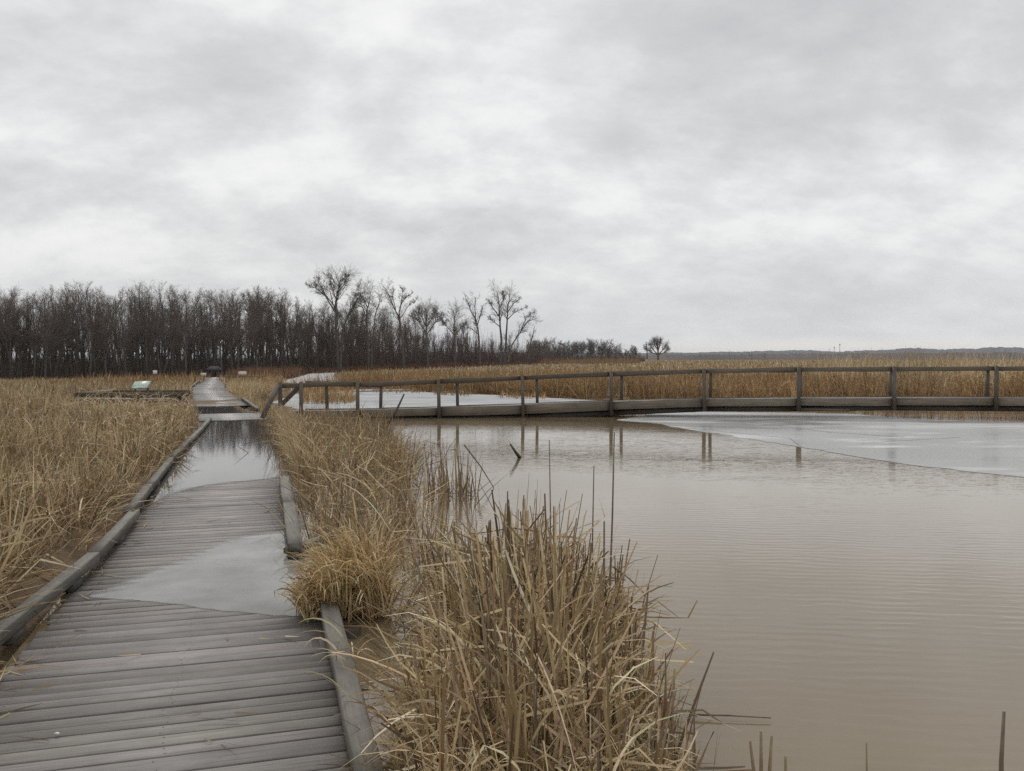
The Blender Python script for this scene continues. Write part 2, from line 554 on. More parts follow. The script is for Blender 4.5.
# edge beams that carry the near boards, and end trim of the float
for t in (-.72, 0, .72):
    m = MB(); m.beam(walk(-6.5, t, -.06), walk(5.0, t, -.06), .05, .14, (.7, .7, .7)); m.build('joist', M_OLD, bw)
    m = MB(); m.beam(walk(5.05, t, -.17), walk(23.2, t, -.17), .05, .14, (.7, .7, .7)); m.build('joist', M_OLD, bw)
m = MB(); m.beam((axis_x(22.4) - .9, 22.25, -.024), (axis_x(22.4) + .86, 22.75, -.024), .05, .08, (1.3, 1.27, 1.2)); m.build('end_trim', M_KERB, bw)
# post standing in the water just outside the kerb near the camera
m = MB(); m.beam((-.98, 5.05, -.4), (-.98, 5.05, .03), .13, .13, (1.0, .85, .6), up=(0, 1, 0)); m.build('support_post', M_OLD, bw)

def curve(rows, k=8, z=0):
    """a smooth line on the level z through surveyed points"""
    P = [Vector(gp(*r, z)) for r in rows]
    out = []
    for i in range(len(P) - 1):
        p0, p1, p2, p3 = P[max(i - 1, 0)], P[i], P[i + 1], P[min(i + 2, len(P) - 1)]
        for j in range(k):
            t_ = j / k
            out.append(.5 * ((2 * p1) + (p2 - p0) * t_ + (2 * p0 - 5 * p1 + 4 * p2 - p3) * t_ ** 2 + (3 * p1 - p0 - 3 * p2 + p3) * t_ ** 3) + Vector((random.gauss(0, .004), random.gauss(0, .008), 0)))
    return out + [P[-1]]
def line_dist(line, x, y):
    p = np.array([(q.x, q.y) for q in line])
    d = np.full(x.shape, 1e9)
    for a_, b_ in zip(p[:-1], p[1:]):
        ab = b_ - a_
        t_ = np.clip(((x - a_[0]) * ab[0] + (y - a_[1]) * ab[1]) / (ab @ ab + 1e-12), 0, 1)
        d = np.minimum(d, np.hypot(x - a_[0] - t_ * ab[0], y - a_[1] - t_ * ab[1]))
    return d

def film(name, poly, margins, z, mat, s0, s1, step=.022):
    """a thin film of water over the deck; its depth at each point goes along as the red of tint"""
    ss = np.arange(s0, s1, step); ts = np.arange(-HALF, HALF, step)
    S, T = np.meshgrid(ss, ts, indexing='ij')
    x = A0.x + U.x * S + N.x * T; y = A0.y + U.y * S + N.y * T
    ins = inside(np.array([(q[0], q[1]) for q in poly]), x, y)
    dep = np.ones_like(x)
    for line, wdt in margins:
        ragged = .55 + .45 * np.sin(S * 43 + 2.5 * np.sin(T * 5)) * np.sin(T * 3.1 + S * 2)
        dep = np.minimum(dep, line_dist(line, x, y) / (wdt * ragged.clip(.35, 1)))
    dep = np.where(ins, dep, 0).clip(0, 1)
    idx = np.arange(x.size).reshape(x.shape)
    q_ = np.stack([idx[:-1, :-1], idx[1:, :-1], idx[1:, 1:], idx[:-1, 1:]], -1).reshape(-1, 4)
    q_ = q_[dep.ravel()[q_].max(1) > 0][:, ::-1]
    used = np.unique(q_)
    remap = np.zeros(x.size, int); remap[used] = np.arange(len(used))
    v_ = np.stack([x.ravel(), y.ravel(), np.full(x.size, z)], -1)[used]
    c_ = np.repeat(dep.ravel()[used][:, None], 3, 1)
    me = mesh_np(name, v_, remap[q_], np.full(len(q_), 4), c_)
    if me.polygons[0].normal.z < 0: me.flip_normals()
    return tag(link_mesh(name, me, mat), kind='structure')
near_line = curve([(82, 597), (120, 600), (165, 604), (215, 610.5), (262, 615), (312, 618)])
far_line = curve([(312, 527.5), (285, 530), (250, 534.5), (222, 541), (196, 551), (172, 561), (145, 571), (120, 582), (98, 590.5), (84, 596)])
film('frozen_puddle', near_line + far_line, ((near_line, .03), (far_line, .20)), .0022, M_PUDDLE, 4.9, 9.2)
line2 = curve([(118, 536), (135, 520), (152, 507), (172, 495.5), (200, 487.5), (228, 483.5), (258, 480.5), (300, 476)])
line2 = [p for p in line2 if abs((p - A0).dot(N)) < HALF]
flood = line2 + [walk(13, HALF), walk(23.28, HALF), walk(23.28, -HALF), walk(11, -HALF)]
film('flood_water', flood, ((line2, .22),), .0022, M_FLOOD, 8.5, 13.5)
sheet('flood_water', [walk(13.3, HALF), walk(23.28, HALF), walk(23.28, -HALF), walk(13.3, -HALF)], .0014, M_FLOODD)
sheet('flood_water', [(float(axis_x(y)) + o_, y, 0) for (y, o_) in ((24.9, -.85), (24.9, .85), (29.3, .5), (29.3, -.85))], .002, M_FLOODD)

# ------------------------------------------------------------------ railed side bridge
DPX = [(255, 22.0), (280, 22.4), (358, 23.1), (440, 23.5), (524, 23.8), (612, 24.0), (705, 23.9), (799, 23.7), (894, 23.4), (996, 23.0), (1105, 22.5), (1220, 22.0)]
def bd(px): return float(np.interp(px, *zip(*DPX)))
RAILY = [(280, 382.3), (358, 382.3), (440, 379.3), (524, 375.3), (612, 371.8), (705, 368.8), (799, 367.3), (894, 366.7), (996, 366.3), (1105, 366), (1220, 366)]
FTOP = [(280, 411), (340, 410.5), (440, 407.5), (524, 404.2), (612, 401), (705, 399), (799, 397.8), (894, 397.5), (996, 397.8), (1105, 398), (1220, 398)]
FBOT = [(280, 418), (340, 417.5), (440, 416), (524, 414.5), (612, 410.5), (705, 406.5), (799, 406.3), (894, 405.3), (996, 406), (1105, 407), (1220, 407)]
def zrow(tab, px): return zat(float(np.interp(px, *zip(*tab))), bd(px))
br = thing('footbridge', 'low wooden footbridge with post and rail sides across the far pond', 'footbridge', (0, 0, 0))
front = [302, 358.5, 440, 524, 612, 705, 799, 894.5, 996, 1105, 1220]
W = 1.15
def bp_(px, z, off=0.0): return Vector((xat(px, bd(px)) + off * .36, bd(px) + off, z))
def rt(lo=.8, hi=1.15):
    k = random.uniform(lo, hi); return (k, k * .98, k * .95)
def part(fn, name, mat):
    m = MB(); fn(m); return m.build(name, mat, br)
for i, px in enumerate(front):
    zt = zrow(RAILY, px) + .01
    zb = zrow(FBOT, px) - .14
    part(lambda m: m.beam(bp_(px, zb, -.055), bp_(px, zt, -.055) + Vector((random.gauss(0, .015), 0, 0)), .092, .09, rt(.75, 1.0), up=(0, 1, 0)), 'post', M_RAIL)
    rx = px
    part(lambda m: m.beam(bp_(rx, zb + .1, W), bp_(rx, zt - .01, W) + Vector((random.gauss(0, .02), 0, 0)), .085, .09, rt(.65, .9), up=(0, 1, 0)), 'post', M_RAIL)
ends = [281] + front[1:]
for a, b in zip(ends[:-1], ends[1:]):
    za, zb = zrow(RAILY, a), zrow(RAILY, b)
    j = random.gauss(0, .012)
    part(lambda m: m.beam(bp_(a, za - .062 + j, .012), bp_(b, zb - .062 - j, .012), .045, .118, rt(), rough=.006), 'rail', M_RAIL)
    part(lambda m: m.beam(bp_(a, za - .085 - j, W - .09), bp_(b, zb - .085 + j, W - .09), .045, .115, rt(.7, 1.0), rough=.006), 'rail', M_RAIL)
    fa, fb = (zrow(FTOP, a), zrow(FBOT, a)), (zrow(FTOP, b), zrow(FBOT, b))
    hgt = ((fa[0] - fa[1]) + (fb[0] - fb[1])) / 2
    part(lambda m: m.beam(bp_(a, (fa[0] + fa[1]) / 2, 0.02), bp_(b, (fb[0] + fb[1]) / 2 + random.gauss(0, .008), 0.02), .045, hgt - .01, rt(1.3, 1.75), rough=.005), 'fascia_board', M_RAIL)
    part(lambda m: m.beam(bp_(a, (fa[0] + fa[1]) / 2, W - .1), bp_(b, (fb[0] + fb[1]) / 2, W - .1), .045, hgt - .02, rt(.9, 1.1)), 'fascia_board', M_RAIL)
    part(lambda m: m.beam(bp_(a, fa[1] - .09, .22), bp_(b, fb[1] - .09, .22), .10, .13, rt(.8, 1.1)), 'float_beam', M_OLD)
    part(lambda m: m.beam(bp_(a, fa[1] - .09, W - .3), bp_(b, fb[1] - .09, W - .3), .10, .13, rt(.8, 1.1)), 'float_beam', M_OLD)
part(lambda m: m.beam(bp_(800, zat(409.6, bd(800)), .0), bp_(850, zat(410.3, bd(850)), .0), .05, .07, rt(.8, .9)), 'lower_board', M_RAIL)
def deckmb(m):
    px = 276.0
    while px < 1215:
        d = bd(px)
        z = zrow(FTOP, px) - .035
        a, b = bp_(px, z, .05), bp_(px, z, W - .14)
        board(m, a, b, Vector((1, -.1, 0)).normalized(), .138, .035, btint())
        px += .146 * F / d
part(deckmb, 'deck', M_DECK)
# end of the rail where it meets the walk: short post and two slanting boards
part(lambda m: m.beam(bp_(280.5, .05, -.02), bp_(280.5, zrow(RAILY, 281) + .01, -.02), .10, .09, rt(.7, .9), up=(0, 1, 0)), 'post', M_RAIL)
part(lambda m: m.beam((xat(262, 21.6), 21.6, zat(418, 21.6)), (xat(278, 22.3), 22.3, zat(385, 22.3)), .12, .04, (.6, .58, .55), up=(0, 1, 0)), 'brace', M_RAIL)
part(lambda m: m.beam((xat(281, 22.6), 22.6, zat(405, 22.6)), (xat(300, 22.7), 22.7, zat(386, 22.7)), .12, .04, (.75, .73, .7), up=(0, 1, 0)), 'brace', M_RAIL)

# ------------------------------------------------------------------ side platform with a sign on the left
pf = thing('viewing_platform', 'low wooden viewing platform with raised edge boards sunk among the left reeds', 'platform', (0, 0, 0))
def ppart(fn, name, mat):
    m = MB(); fn(m); return m.build(name, mat, pf)
xl, xr, y0, y1 = xat(76, 31), xat(187, 31), 31.0, 33.6
ppart(lambda m: m.beam((xl, y0, zat(395, 31)), ((xl + xr) / 2, y0, zat(395.2, 31)), .14, .19, (.55, .48, .42), rough=.005), 'edge_board', M_RAIL)
ppart(lambda m: m.beam(((xl + xr) / 2, y0 + .02, zat(395.5, 31)), (xr, y0 + .02, zat(395.3, 31)), .14, .19, (.45, .4, .36), rough=.005), 'edge_board', M_RAIL)
ppart(lambda m: m.beam((xl, y0 + .02, zat(401.3, 31)), (xl + 2.6, y0 + .02, zat(401.5, 31)), .05, .14, (1.1, 1.08, 1.05), rough=.005), 'fascia_board', M_RAIL)
ppart(lambda m: m.beam((xl + 2.62, y0 + .02, zat(402, 31)), (xr, y0 + .02, zat(401, 31)), .05, .14, (.9, .86, .82), rough=.005), 'fascia_board', M_RAIL)
ppart(lambda m: m.beam((xl + .07, y0 + .08, zat(393.8, 31) - .02), (xl + .1, y1, zat(393.8, 31) - .02), .14, .16, (1.9, 1.9, 1.85)), 'edge_board', M_RAIL)
ppart(lambda m: m.beam((xl, y1, zat(395, 31)), (-12.75, y1, zat(395, 31)), .14, .17, (.7, .66, .6)), 'edge_board', M_RAIL)
def pdeck(m):
    x = xl + .08
    while x < -12.7:
        board(m, Vector((x, y0 + .05, .14)), Vector((x, y1 - .05, .14)), Vector((1, 0, 0)), .138, .035, btint()); x += .145
ppart(pdeck, 'deck', M_DECK)
for x in (xl + .1, xl + 2.2, xr - .3):
    ppart(lambda m: m.beam((x, y0 + .12, -.5), (x, y0 + .12, .2), .1, .1, (.6, .55, .5), up=(0, 1, 0)), 'post', M_RAIL)

def sign_mat():
    m, t, b = new_mat('faded_sign_print')
    tc = t.n('ShaderNodeTexCoord').outputs['Generated']
    n = t.noise(t.mapping(tc, (2.2, 3.5, 3.5), loc=(.4, .2, .1)), 1.6, 2, .5)
    c = t.ramp(n, [(.40, (.50, .62, .50)), (.46, (.62, .68, .60)), (.52, (.13, .30, .24)), (.60, (.55, .62, .55))], 'LINEAR')
    t.l(c, b.inputs['Base Color']); b.inputs['Roughness'].default_value = .35
    return m
sg = thing('information_sign', 'slanted green and white information sign standing on the viewing platform', 'sign', (xat(141, 33), 33.0, .14))
def box_part(parent, name, mat, a, b, w, h, up=(0, 0, 1), tint=(1, 1, 1)):
    m = MB(); m.beam(a, b, w, h, tint, up); return m.build(name, mat, parent)
o = box_part(sg, 'panel', sign_mat(), (-.31, 0, .46), (.31, -.02, .48), .40, .03, up=(0, -.62, .78))
o = box_part(sg, 'panel_frame', M_STEEL, (-.335, .02, .45), (.335, 0, .47), .43, .02, up=(0, -.62, .78))
for x in (-.25, .25):
    box_part(sg, 'post', M_RAIL, (x, .02, -.1), (x, .02, .45), .07, .07, up=(0, 1, 0))

# small far things by the end of the walk
def small_sign(px, py, d, w, h, label, lean=0):
    x = xat(px, d); z0 = float(ground_z(x, d)); zt = zat(py, d)
    t_ = thing('notice_board', label, 'sign', (x, d, z0))
    box_part(t_, 'panel', M_WHITE, (-w / 2, 0, zt - z0), (w / 2, lean, zt - z0), .03, h)
    box_part(t_, 'post', M_RAIL, (0, .05, -.2), (0, .05, zt - z0 + h * .3), .07, .07, up=(0, 1, 0))
small_sign(155, 372, 72, .36, .28, 'small bright white sign at the foot of the left wood')
small_sign(203.5, 374.3, 74, .45, .24, 'pale notice board just left of the dark roofed shelter')
small_sign(242.5, 373, 78, .72, .30, 'pale notice board right of the dark roofed shelter')
kx, kd = xat(214, 86), 86
kz = float(ground_z(kx, kd))
ks = thing('shelter', 'small dark roofed shelter at the far end of the boardwalk', 'shelter', (kx, kd, kz))
zt, ze = zat(366.0, kd) - kz, zat(369.6, kd) - kz
m = MB()
m.add([(-.95, -.7, ze), (.95, -.7, ze), (.95, .7, ze), (-.95, .7, ze), (-.5, 0, zt), (.6, 0, zt), (-.95, -.7, ze - .06), (.95, -.7, ze - .06), (.95, .7, ze - .06), (-.95, .7, ze - .06)],
      [(0, 1, 5, 4), (1, 2, 5), (2, 3, 4, 5), (3, 0, 4), (6, 9, 8, 7), (0, 6, 7, 1), (1, 7, 8, 2), (2, 8, 9, 3), (3, 9, 6, 0)])
m.v = [(x_ * .72, y_ * .72, z_) for x_, y_, z_ in m.v]
m.build('roof', M_ROOF, ks)
for (x, y) in ((-.58, -.4), (.58, -.4), (-.58, .4), (.58, .4)):
    box_part(ks, 'post', M_OLD, (x, y, -.2), (x, y, ze), .1, .1, up=(0, 1, 0))
rd = 74
fr = thing('low_rail', 'low dark rail beside the far end of the boardwalk', 'railing', (xat(245, rd), rd, float(ground_z(xat(245, rd), rd))))
box_part(fr, 'rail', M_OLD, (xat(225, rd) - xat(245, rd), 0, .42), (xat(265, rd) - xat(245, rd), .3, .42), .1, .14)
for k in range(4):
    x = (xat(225, rd) - xat(245, rd)) * (1 - k / 1.5) * .97
    box_part(fr, 'post', M_OLD, (x, .1, -.2), (x, .1, .35), .09, .09, up=(0, 1, 0))

# ------------------------------------------------------------------ reeds and grass
PAL = np.array([(.76, .64, .43), (.60, .46, .27), (.44, .32, .175), (.31, .22, .12), (.27, .21, .145), (.13, .098, .065)])
def palette(n, w):
    w = np.array(w, float); w /= w.sum()
    c = PAL[rng.choice(len(PAL), n, p=w)]
    return c * rng.normal(1, .16, (n, 1)).clip(.55, 1.45) * rng.normal(1, .035, (n, 3))

def blades(name, base, length, th0, bend, width, col, nseg=4, kink=None, kink_amt=None, az=None, power=1.5, twist=None, parent=None, mat=None, tip=.12):
    """ribbons: each starts at base, leans th0 from the vertical and bends further towards its tip"""
    n = len(base)
    az = rng.uniform(0, 2 * np.pi, n) if az is None else az
    tw = rng.uniform(-1.2, 1.2, n) if twist is None else twist
    hd = np.stack([np.cos(az), np.sin(az), np.zeros(n)], -1)
    sd0 = np.stack([-np.sin(az), np.cos(az), np.zeros(n)], -1)
    pos = base.astype(float).copy()
    V = np.zeros((n, nseg + 1, 2, 3))
    ds = length / nseg
    side_w = rng.normal(0, .05, (n, 1))
    for k in range(nseg + 1):
        t = k / nseg
        th = th0 + bend * t ** power
        if kink is not None: th = th + np.where(t > kink, kink_amt, 0)
        tang = hd * np.sin(th)[:, None] + np.array([0, 0, 1.0]) * np.cos(th)[:, None]
        nrm = np.cross(tang, sd0)
        a = tw * (1 + .5 * t)
        sd = sd0 * np.cos(a)[:, None] + nrm * np.sin(a)[:, None]
        w = width * (1 - (1 - tip) * t ** 2.2) * (.75 + .25 * min(1, t * 6))
        V[:, k, 0] = pos - sd * (w / 2)[:, None]
        V[:, k, 1] = pos + sd * (w / 2)[:, None]
        pos = pos + tang * ds[:, None] + sd0 * (side_w * ds[:, None])
    v = V.reshape(-1, 3)
    # nothing dives below the water or the mud
    v[:, 2] = np.maximum(v[:, 2], -.45)
    st = (np.arange(n) * (nseg + 1) * 2)[:, None] + (np.arange(nseg) * 2)[None, :]
    qd = np.stack([st, st + 1, st + 3, st + 2], -1).reshape(-1, 4)
    c = np.repeat(col, (nseg + 1) * 2, axis=0)
    return v, qd, c

def join_blades(name, parts, mat=None, smooth=True):
    vs, qs, cs, o = [], [], [], 0
    for v, qd, c in parts:
        vs.append(v); qs.append(qd + o); cs.append(c); o += len(v)
    v = np.concatenate(vs); qd = np.concatenate(qs); c = np.concatenate(cs)
    return link_mesh(name, mesh_np(name, v, qd, np.full(len(qd), 4), np.clip(c, .01, .9)), mat or M_REED, smooth=False)

def in_poly(poly, n):
    p = np.array(poly)[:, :2]
    lo, hi = p.min(0), p.max(0)
    out = np.zeros((0, 2))
    while len(out) < n:
        q_ = rng.uniform(lo, hi, (n * 3, 2))
        out = np.concatenate([out, q_[inside(p, q_[:, 0], q_[:, 1])]])
    return out[:n]

def clumped(xy, amt=.25, size=.5):
    """draw points towards a jittered lattice, so that growth stands in tussocks"""
    c = np.round(xy / size + .3 * np.sin(xy[:, ::-1] * 2.1)) * size
    k = rng.uniform(0, 1, (len(xy), 1)) * amt * 2
    return xy + (c - xy) * np.clip(k, 0, .9)

def corridor(xy, left=1.0, right=1.0):
    k_ = 1 - .62 * sstep(42, 62, xy[:, 1]); left = left * k_; right = np.where(right > 5, right, right * k_)
    o = xy[:, 0] - axis_x(xy[:, 1])
    return (o < -left) | (o > right)

def base3(xy, dz=-.03):
    return np.concatenate([xy, (ground_z(xy[:, 0], xy[:, 1]) + dz)[:, None]], 1)

def patch(xy):
    """slow variation of the marsh from place to place, 0..1"""
    x, y = xy[:, 0], xy[:, 1]
    return .5 + .25 * np.sin(x * .9 + 1.3 * np.sin(y * .37)) + .25 * np.sin(y * .61 + 2.1 * np.sin(x * .33) + 1)

def thin(xy, keep=.25):
    x, y = xy[:, 0], xy[:, 1]
    v = np.sin(x * 1.9 + 1.4 * np.sin(y * .8)) * np.sin(y * 1.25 + 1.9 * np.sin(x * .55)) + .6 * np.sin(x * .47 - y * .33 + 1)
    return xy[(v > -.42) | (rng.random(len(xy)) < keep)]

def meadow(xy, h, w, weights, nseg=4, upright=.6, kinkp=.45, hue=None, z=None):
    n = len(xy)
    L = h * rng.uniform(.55, 1.2, n)
    up = rng.random(n) < upright
    th0 = np.where(up, np.abs(rng.normal(0, .30, n)), rng.uniform(.3, 1.3, n))
    bend = np.where(up, rng.uniform(0, .45, n), rng.uniform(-.2, 1.3, n))
    kk = np.where(rng.random(n) < kinkp, rng.uniform(.3, .75, n), 2.0)
    ka = rng.uniform(.6, 1.9, n)
    p = patch(xy)[:, None]
    big = (.5 + .5 * np.sin(xy[:, 0] * .31 + 2 * np.sin(xy[:, 1] * .09)) * np.sin(xy[:, 1] * .17 + 1))[:, None]
    col = palette(n, weights) * (.74 + .34 * p + .2 * big)
    if hue is not None: col = col * hue
    lie = 2.2 * np.sin(xy[:, 0] * .8 + np.sin(xy[:, 1] * .5)) + 2.2 * np.sin(xy[:, 1] * .7 + 1.7 * np.sin(xy[:, 0] * .6))
    az = np.where(up, rng.uniform(0, 2 * np.pi, n), lie + rng.normal(0, .8, n))
    b3 = base3(xy)
    if z is not None: b3[:, 2] = z
    return blades('', b3, L, th0, bend, w * rng.uniform(.6, 1.4, n), col, nseg, kk, ka, az=az)

LW = (.11, .20, .26, .22, .14, .07)
# -- left marsh, four belts going away
parts = []
def belt(y0, y1, n, h, w, nseg, xmin=-60, up=.6, left=1.02):
    y = np.sqrt(rng.uniform(y0 ** 2, y1 ** 2, n))
    xl_ = -.66 * y - 1.2
    xr_ = axis_x(y) - left * (1 - .62 * sstep(42, 62, y))
    k = xr_ > xl_
    y, xl_, xr_ = y[k], xl_[k], xr_[k]
    x = xl_ + (xr_ - xl_) * rng.random(len(y))
    xy = clumped(np.stack([x, y], -1), .22, .45)
    xy = xy[xy[:, 0] < axis_x(xy[:, 1]) - left * (1 - .62 * sstep(42, 62, xy[:, 1]))]
    inp = (xy[:, 0] > xl - .1) & (xy[:, 0] < xr + .5) & (xy[:, 1] > 30.9) & (xy[:, 1] < 33.7)
    xy = xy[~inp]
    xy = thin(xy)
    hh = h(xy[:, 1]) * (.6 + .75 * patch(xy * 1.7))
    pxx = 512 + F * xy[:, 0] / xy[:, 1]
    near_pf = (pxx > 60) & (pxx < 200) & (xy[:, 1] < 31) & (xy[:, 1] > 14)
    hh = np.where(near_pf, np.clip(zat(403, xy[:, 1]) / 1.1, .12, hh), hh)
    parts.append(meadow(xy, hh, w, LW, nseg, up))
hL = lambda y: .72 - .34 * sstep(16, 60, y)
belt(3.4, 7, 3400, hL, .0115, 5, up=.5, left=1.32)
belt(7, 13, 10000, hL, .0125, 4, up=.5, left=1.16)
belt(13, 24, 20000, hL, .018, 4, up=.55)
belt(24, 45, 22000, hL, .028, 3, up=.65)
belt(45, 90, 32000, hL, .045, 2, up=.85)
y = np.sqrt(rng.uniform(3.6 ** 2, 26 ** 2, 5200)); x = (-.66 * y - 1) + (axis_x(y) - 1.15 + .66 * y + 1) * rng.random(5200)
xy = np.stack([x, y], -1)[x < axis_x(y) - 1.15]; n = len(xy)               # snapped, matted pieces
parts.append(blades('', base3(xy, 0) + np.stack([np.zeros(n), np.zeros(n), rng.uniform(.1, .55, n) * (.5 + .7 * patch(xy * 1.7))], -1), rng.uniform(.15, .5, n), rng.uniform(.6, 2.4, n), rng.uniform(-.6, 1.2, n), rng.uniform(.009, .018, n),
                    palette(n, (.25, .34, .25, .12, .04, 0)), 5, np.where(rng.random(n) < .3, rng.uniform(.3, .8, n), 2), rng.uniform(-1.5, 1.5, n), tip=.4))
# pale broken stems that stand out
y = np.sqrt(rng.uniform(16, 26 ** 2, 900)); x = (-.64 * y) + (axis_x(y) - 1.3 + .64 * y) * rng.random(900)
k = x < axis_x(y) - 1.1
xy = np.stack([x, y], -1)[k]; n = len(xy)
parts.append(blades('', base3(xy), rng.uniform(.5, .9, n), rng.uniform(0, .8, n), rng.uniform(0, .3, n), rng.uniform(.012, .022, n), palette(n, (.5, .5, 0, 0, 0, 0)), 3,
                    np.where(rng.random(n) < .5, .5, 2), rng.uniform(.8, 1.8, n)))
# litter that leans over the left kerb
s_ = rng.choice([4.6, 7.9, 9.0, 10.9, 12.4, 13.7, 15.2], 260) + rng.normal(0, .16, 260)
b_ = np.stack([A0.x + U.x * s_ - N.x * rng.uniform(.95, 1.12, 260), A0.y + U.y * s_ - N.y * rng.uniform(.95, 1.12, 260), np.full(260, .02)], -1)
parts.append(blades('', b_, rng.uniform(.12, .32, 260), rng.uniform(.1, .8, 260), rng.uniform(.8, 2.2, 260), rng.uniform(.005, .011, 260), palette(260, (.3, .3, .2, .2, 0, 0)), 5,
                    az=rng.normal(.1, .7, 260)))
o = join_blades('marsh_reeds', parts)
tag(o, 'tangled dry tan reeds and grass filling the marsh left of the boardwalk', 'reeds', kind='stuff')

# -- reeds along the right side of the walk
parts = []
strip = [gp(*p) for p in ((262, 424), (330, 424), (380, 430), (406, 455), (418, 490), (434, 530), (452, 585), (432, 590), (412, 574), (372, 578), (335, 566), (306, 535), (292, 480), (272, 440))]
xy = clumped(in_poly(strip, 11000), .5, .55)
xy = xy[corridor(xy, 9, .98)]
dist = xy[:, 1]
hh = np.where(xy[:, 1] > 15, .78, .72) * (.85 + .35 * patch(xy * 2))
parts.append(meadow(xy, hh, .0125, (.03, .13, .24, .27, .22, .11), 4, .55))
parts.append(meadow(clumped(in_poly(strip, 2000), .5, .6), .95, .013, (.03, .1, .2, .27, .28, .12), 3, .85, .2))
# grass that has flopped over the right kerb
sf = rng.uniform(11.6, 22.6, 2600)
b_ = np.stack([A0.x + U.x * sf + N.x * rng.uniform(.9, 1.25, 2600), A0.y + U.y * sf + N.y * rng.uniform(.9, 1.25, 2600), np.zeros(2600)], -1)
parts.append(blades('', b_, rng.uniform(.25, .65, 2600), rng.uniform(0, .5, 2600), rng.uniform(.4, 1.9, 2600), rng.uniform(.006, .012, 2600), palette(2600, (.22, .34, .26, .18, 0, 0)), 5,
                    az=rng.normal(np.pi - .1, 1.0, 2600)))
xy = in_poly(strip, 2600); xy = xy[corridor(xy, 9, .98)]; n = len(xy)     # snapped pieces hung up in the tangle
parts.append(blades('', base3(xy, .0) + np.stack([np.zeros(n), np.zeros(n), rng.uniform(.05, .65, n)], -1), rng.uniform(.15, .6, n), rng.uniform(.5, 2.3, n), rng.uniform(-.5, .8, n), rng.uniform(.008, .018, n),
                    palette(n, (.22, .3, .24, .16, .08, 0)), 4, np.where(rng.random(n) < .3, rng.uniform(.3, .8, n), 2), rng.uniform(-1.5, 1.5, n), tip=.4))
o = join_blades('bank_reeds', parts)
tag(o, 'band of dry reeds along the right side of the flooded boardwalk', 'reeds', kind='stuff')

# -- open stand of reeds in the pond beyond the near clump
parts = []
xy = in_poly([gp(*p) for p in ((424, 489), (455, 482), (476, 490), (480, 500), (452, 508), (428, 503))], 90)
n = len(xy); zero = np.full((n, 1), -.2)
parts.append(blades('', np.concatenate([xy, zero], 1), rng.uniform(.45, 1.0, n), np.abs(rng.normal(0, .17, n)), rng.uniform(-.1, .15, n), rng.uniform(.012, .022, n), palette(n, (0, .1, .2, .35, .25, .1)), 4,
                    np.where(rng.random(n) < .3, rng.uniform(.5, .8, n), 2), rng.uniform(.8, 2.0, n)))
xy2 = in_poly([gp(*p) for p in ((430, 494), (474, 491), (474, 499), (432, 500))], 55); n = len(xy2)
parts.append(blades('', np.concatenate([xy2, np.full((n, 1), .0)], 1), rng.uniform(.15, .4, n), rng.uniform(.4, 1.4, n), rng.uniform(0, .8, n), rng.uniform(.008, .014, n), palette(n, (0, .05, .1, .3, .3, .25)), 3))
o = join_blades('pond_reeds', parts)
tag(o, 'thin open stand of brown reed stems rising from the pond before the footbridge', 'reeds', kind='stuff')

# -- big near clump
parts = []
C1 = [gp(*p) for p in ((442, 668), (452, 612), (505, 618), (575, 628), (610, 655), (626, 700), (640, 760), (646, 800), (652, 900), (450, 900), (428, 800), (430, 730))]
xy = clumped(in_poly(C1, 1450), .3, .3); n = len(xy)
bz = np.full((n, 1), -.12)
edge = np.clip(edge_dist(C1, xy[:, 0], xy[:, 1]) / .35, .35, 1)
parts.append(blades('', np.concatenate([xy, bz], 1), rng.uniform(.55, 1.12, n) * (.55 + .45 * edge), np.abs(rng.normal(0, .17, n)), rng.uniform(-.05, .16, n), rng.uniform(.010, .022, n),
                    palette(n, (.07, .17, .20, .23, .20, .13)), 4, np.where(rng.random(n) < .3, rng.uniform(.4, .85, n), 2), rng.uniform(.5, 2.3, n), tip=.42))
xy = clumped(in_poly(C1, 1900), .3, .3); n = len(xy)       # old leaves, bent over
edge = np.clip(edge_dist(C1, xy[:, 0], xy[:, 1]) / .35, .3, 1)
parts.append(blades('', np.concatenate([xy, np.full((n, 1), -.05)], 1), rng.uniform(.5, 1.0, n) * (.5 + .5 * edge), rng.uniform(.0, .45, n), rng.uniform(.5, 2.6, n), rng.uniform(.007, .019, n),
                    palette(n, (.42, .28, .16, .09, .05, 0)) * 1.08, 8, np.where(rng.random(n) < .45, rng.uniform(.3, .8, n), 2), rng.uniform(.6, 2.0, n), power=2.2))
C2 = [gp(*p) for p in ((448, 720), (560, 690), (630, 790), (640, 900), (450, 900), (436, 800))]
xy = in_poly(C2, 2300); n = len(xy)                           # fine pale grass low at the front
parts.append(blades('', np.concatenate([xy, rng.uniform(-.05, .3, (n, 1))], 1), rng.uniform(.15, .42, n), rng.uniform(.1, 1.3, n), rng.uniform(.4, 2.6, n), rng.uniform(.005, .013, n),
                    palette(n, (.42, .32, .2, .06, 0, 0)), 6, np.where(rng.random(n) < .5, rng.uniform(.2, .8, n), 2), rng.uniform(.6, 2.2, n)))
xy = in_poly(C1, 1500); n = len(xy)                           # snapped pieces hung up in the tangle
parts.append(blades('', np.concatenate([xy, rng.uniform(.05, .72, (n, 1)) * np.clip(edge_dist(C1, xy[:, 0], xy[:, 1]) / .4, .4, 1)[:, None]], 1), rng.uniform(.15, .55, n), rng.uniform(.6, 2.4, n), rng.uniform(-.6, .9, n), rng.uniform(.005, .015, n),
                    palette(n, (.3, .3, .2, .12, .06, .02)), 5, np.where(rng.random(n) < .3, rng.uniform(.3, .8, n), 2), rng.uniform(-1.5, 1.5, n), tip=.4))
C3 = [gp(*p) for p in ((396, 790), (402, 700), (440, 660), (450, 720), (430, 800), (420, 860))]
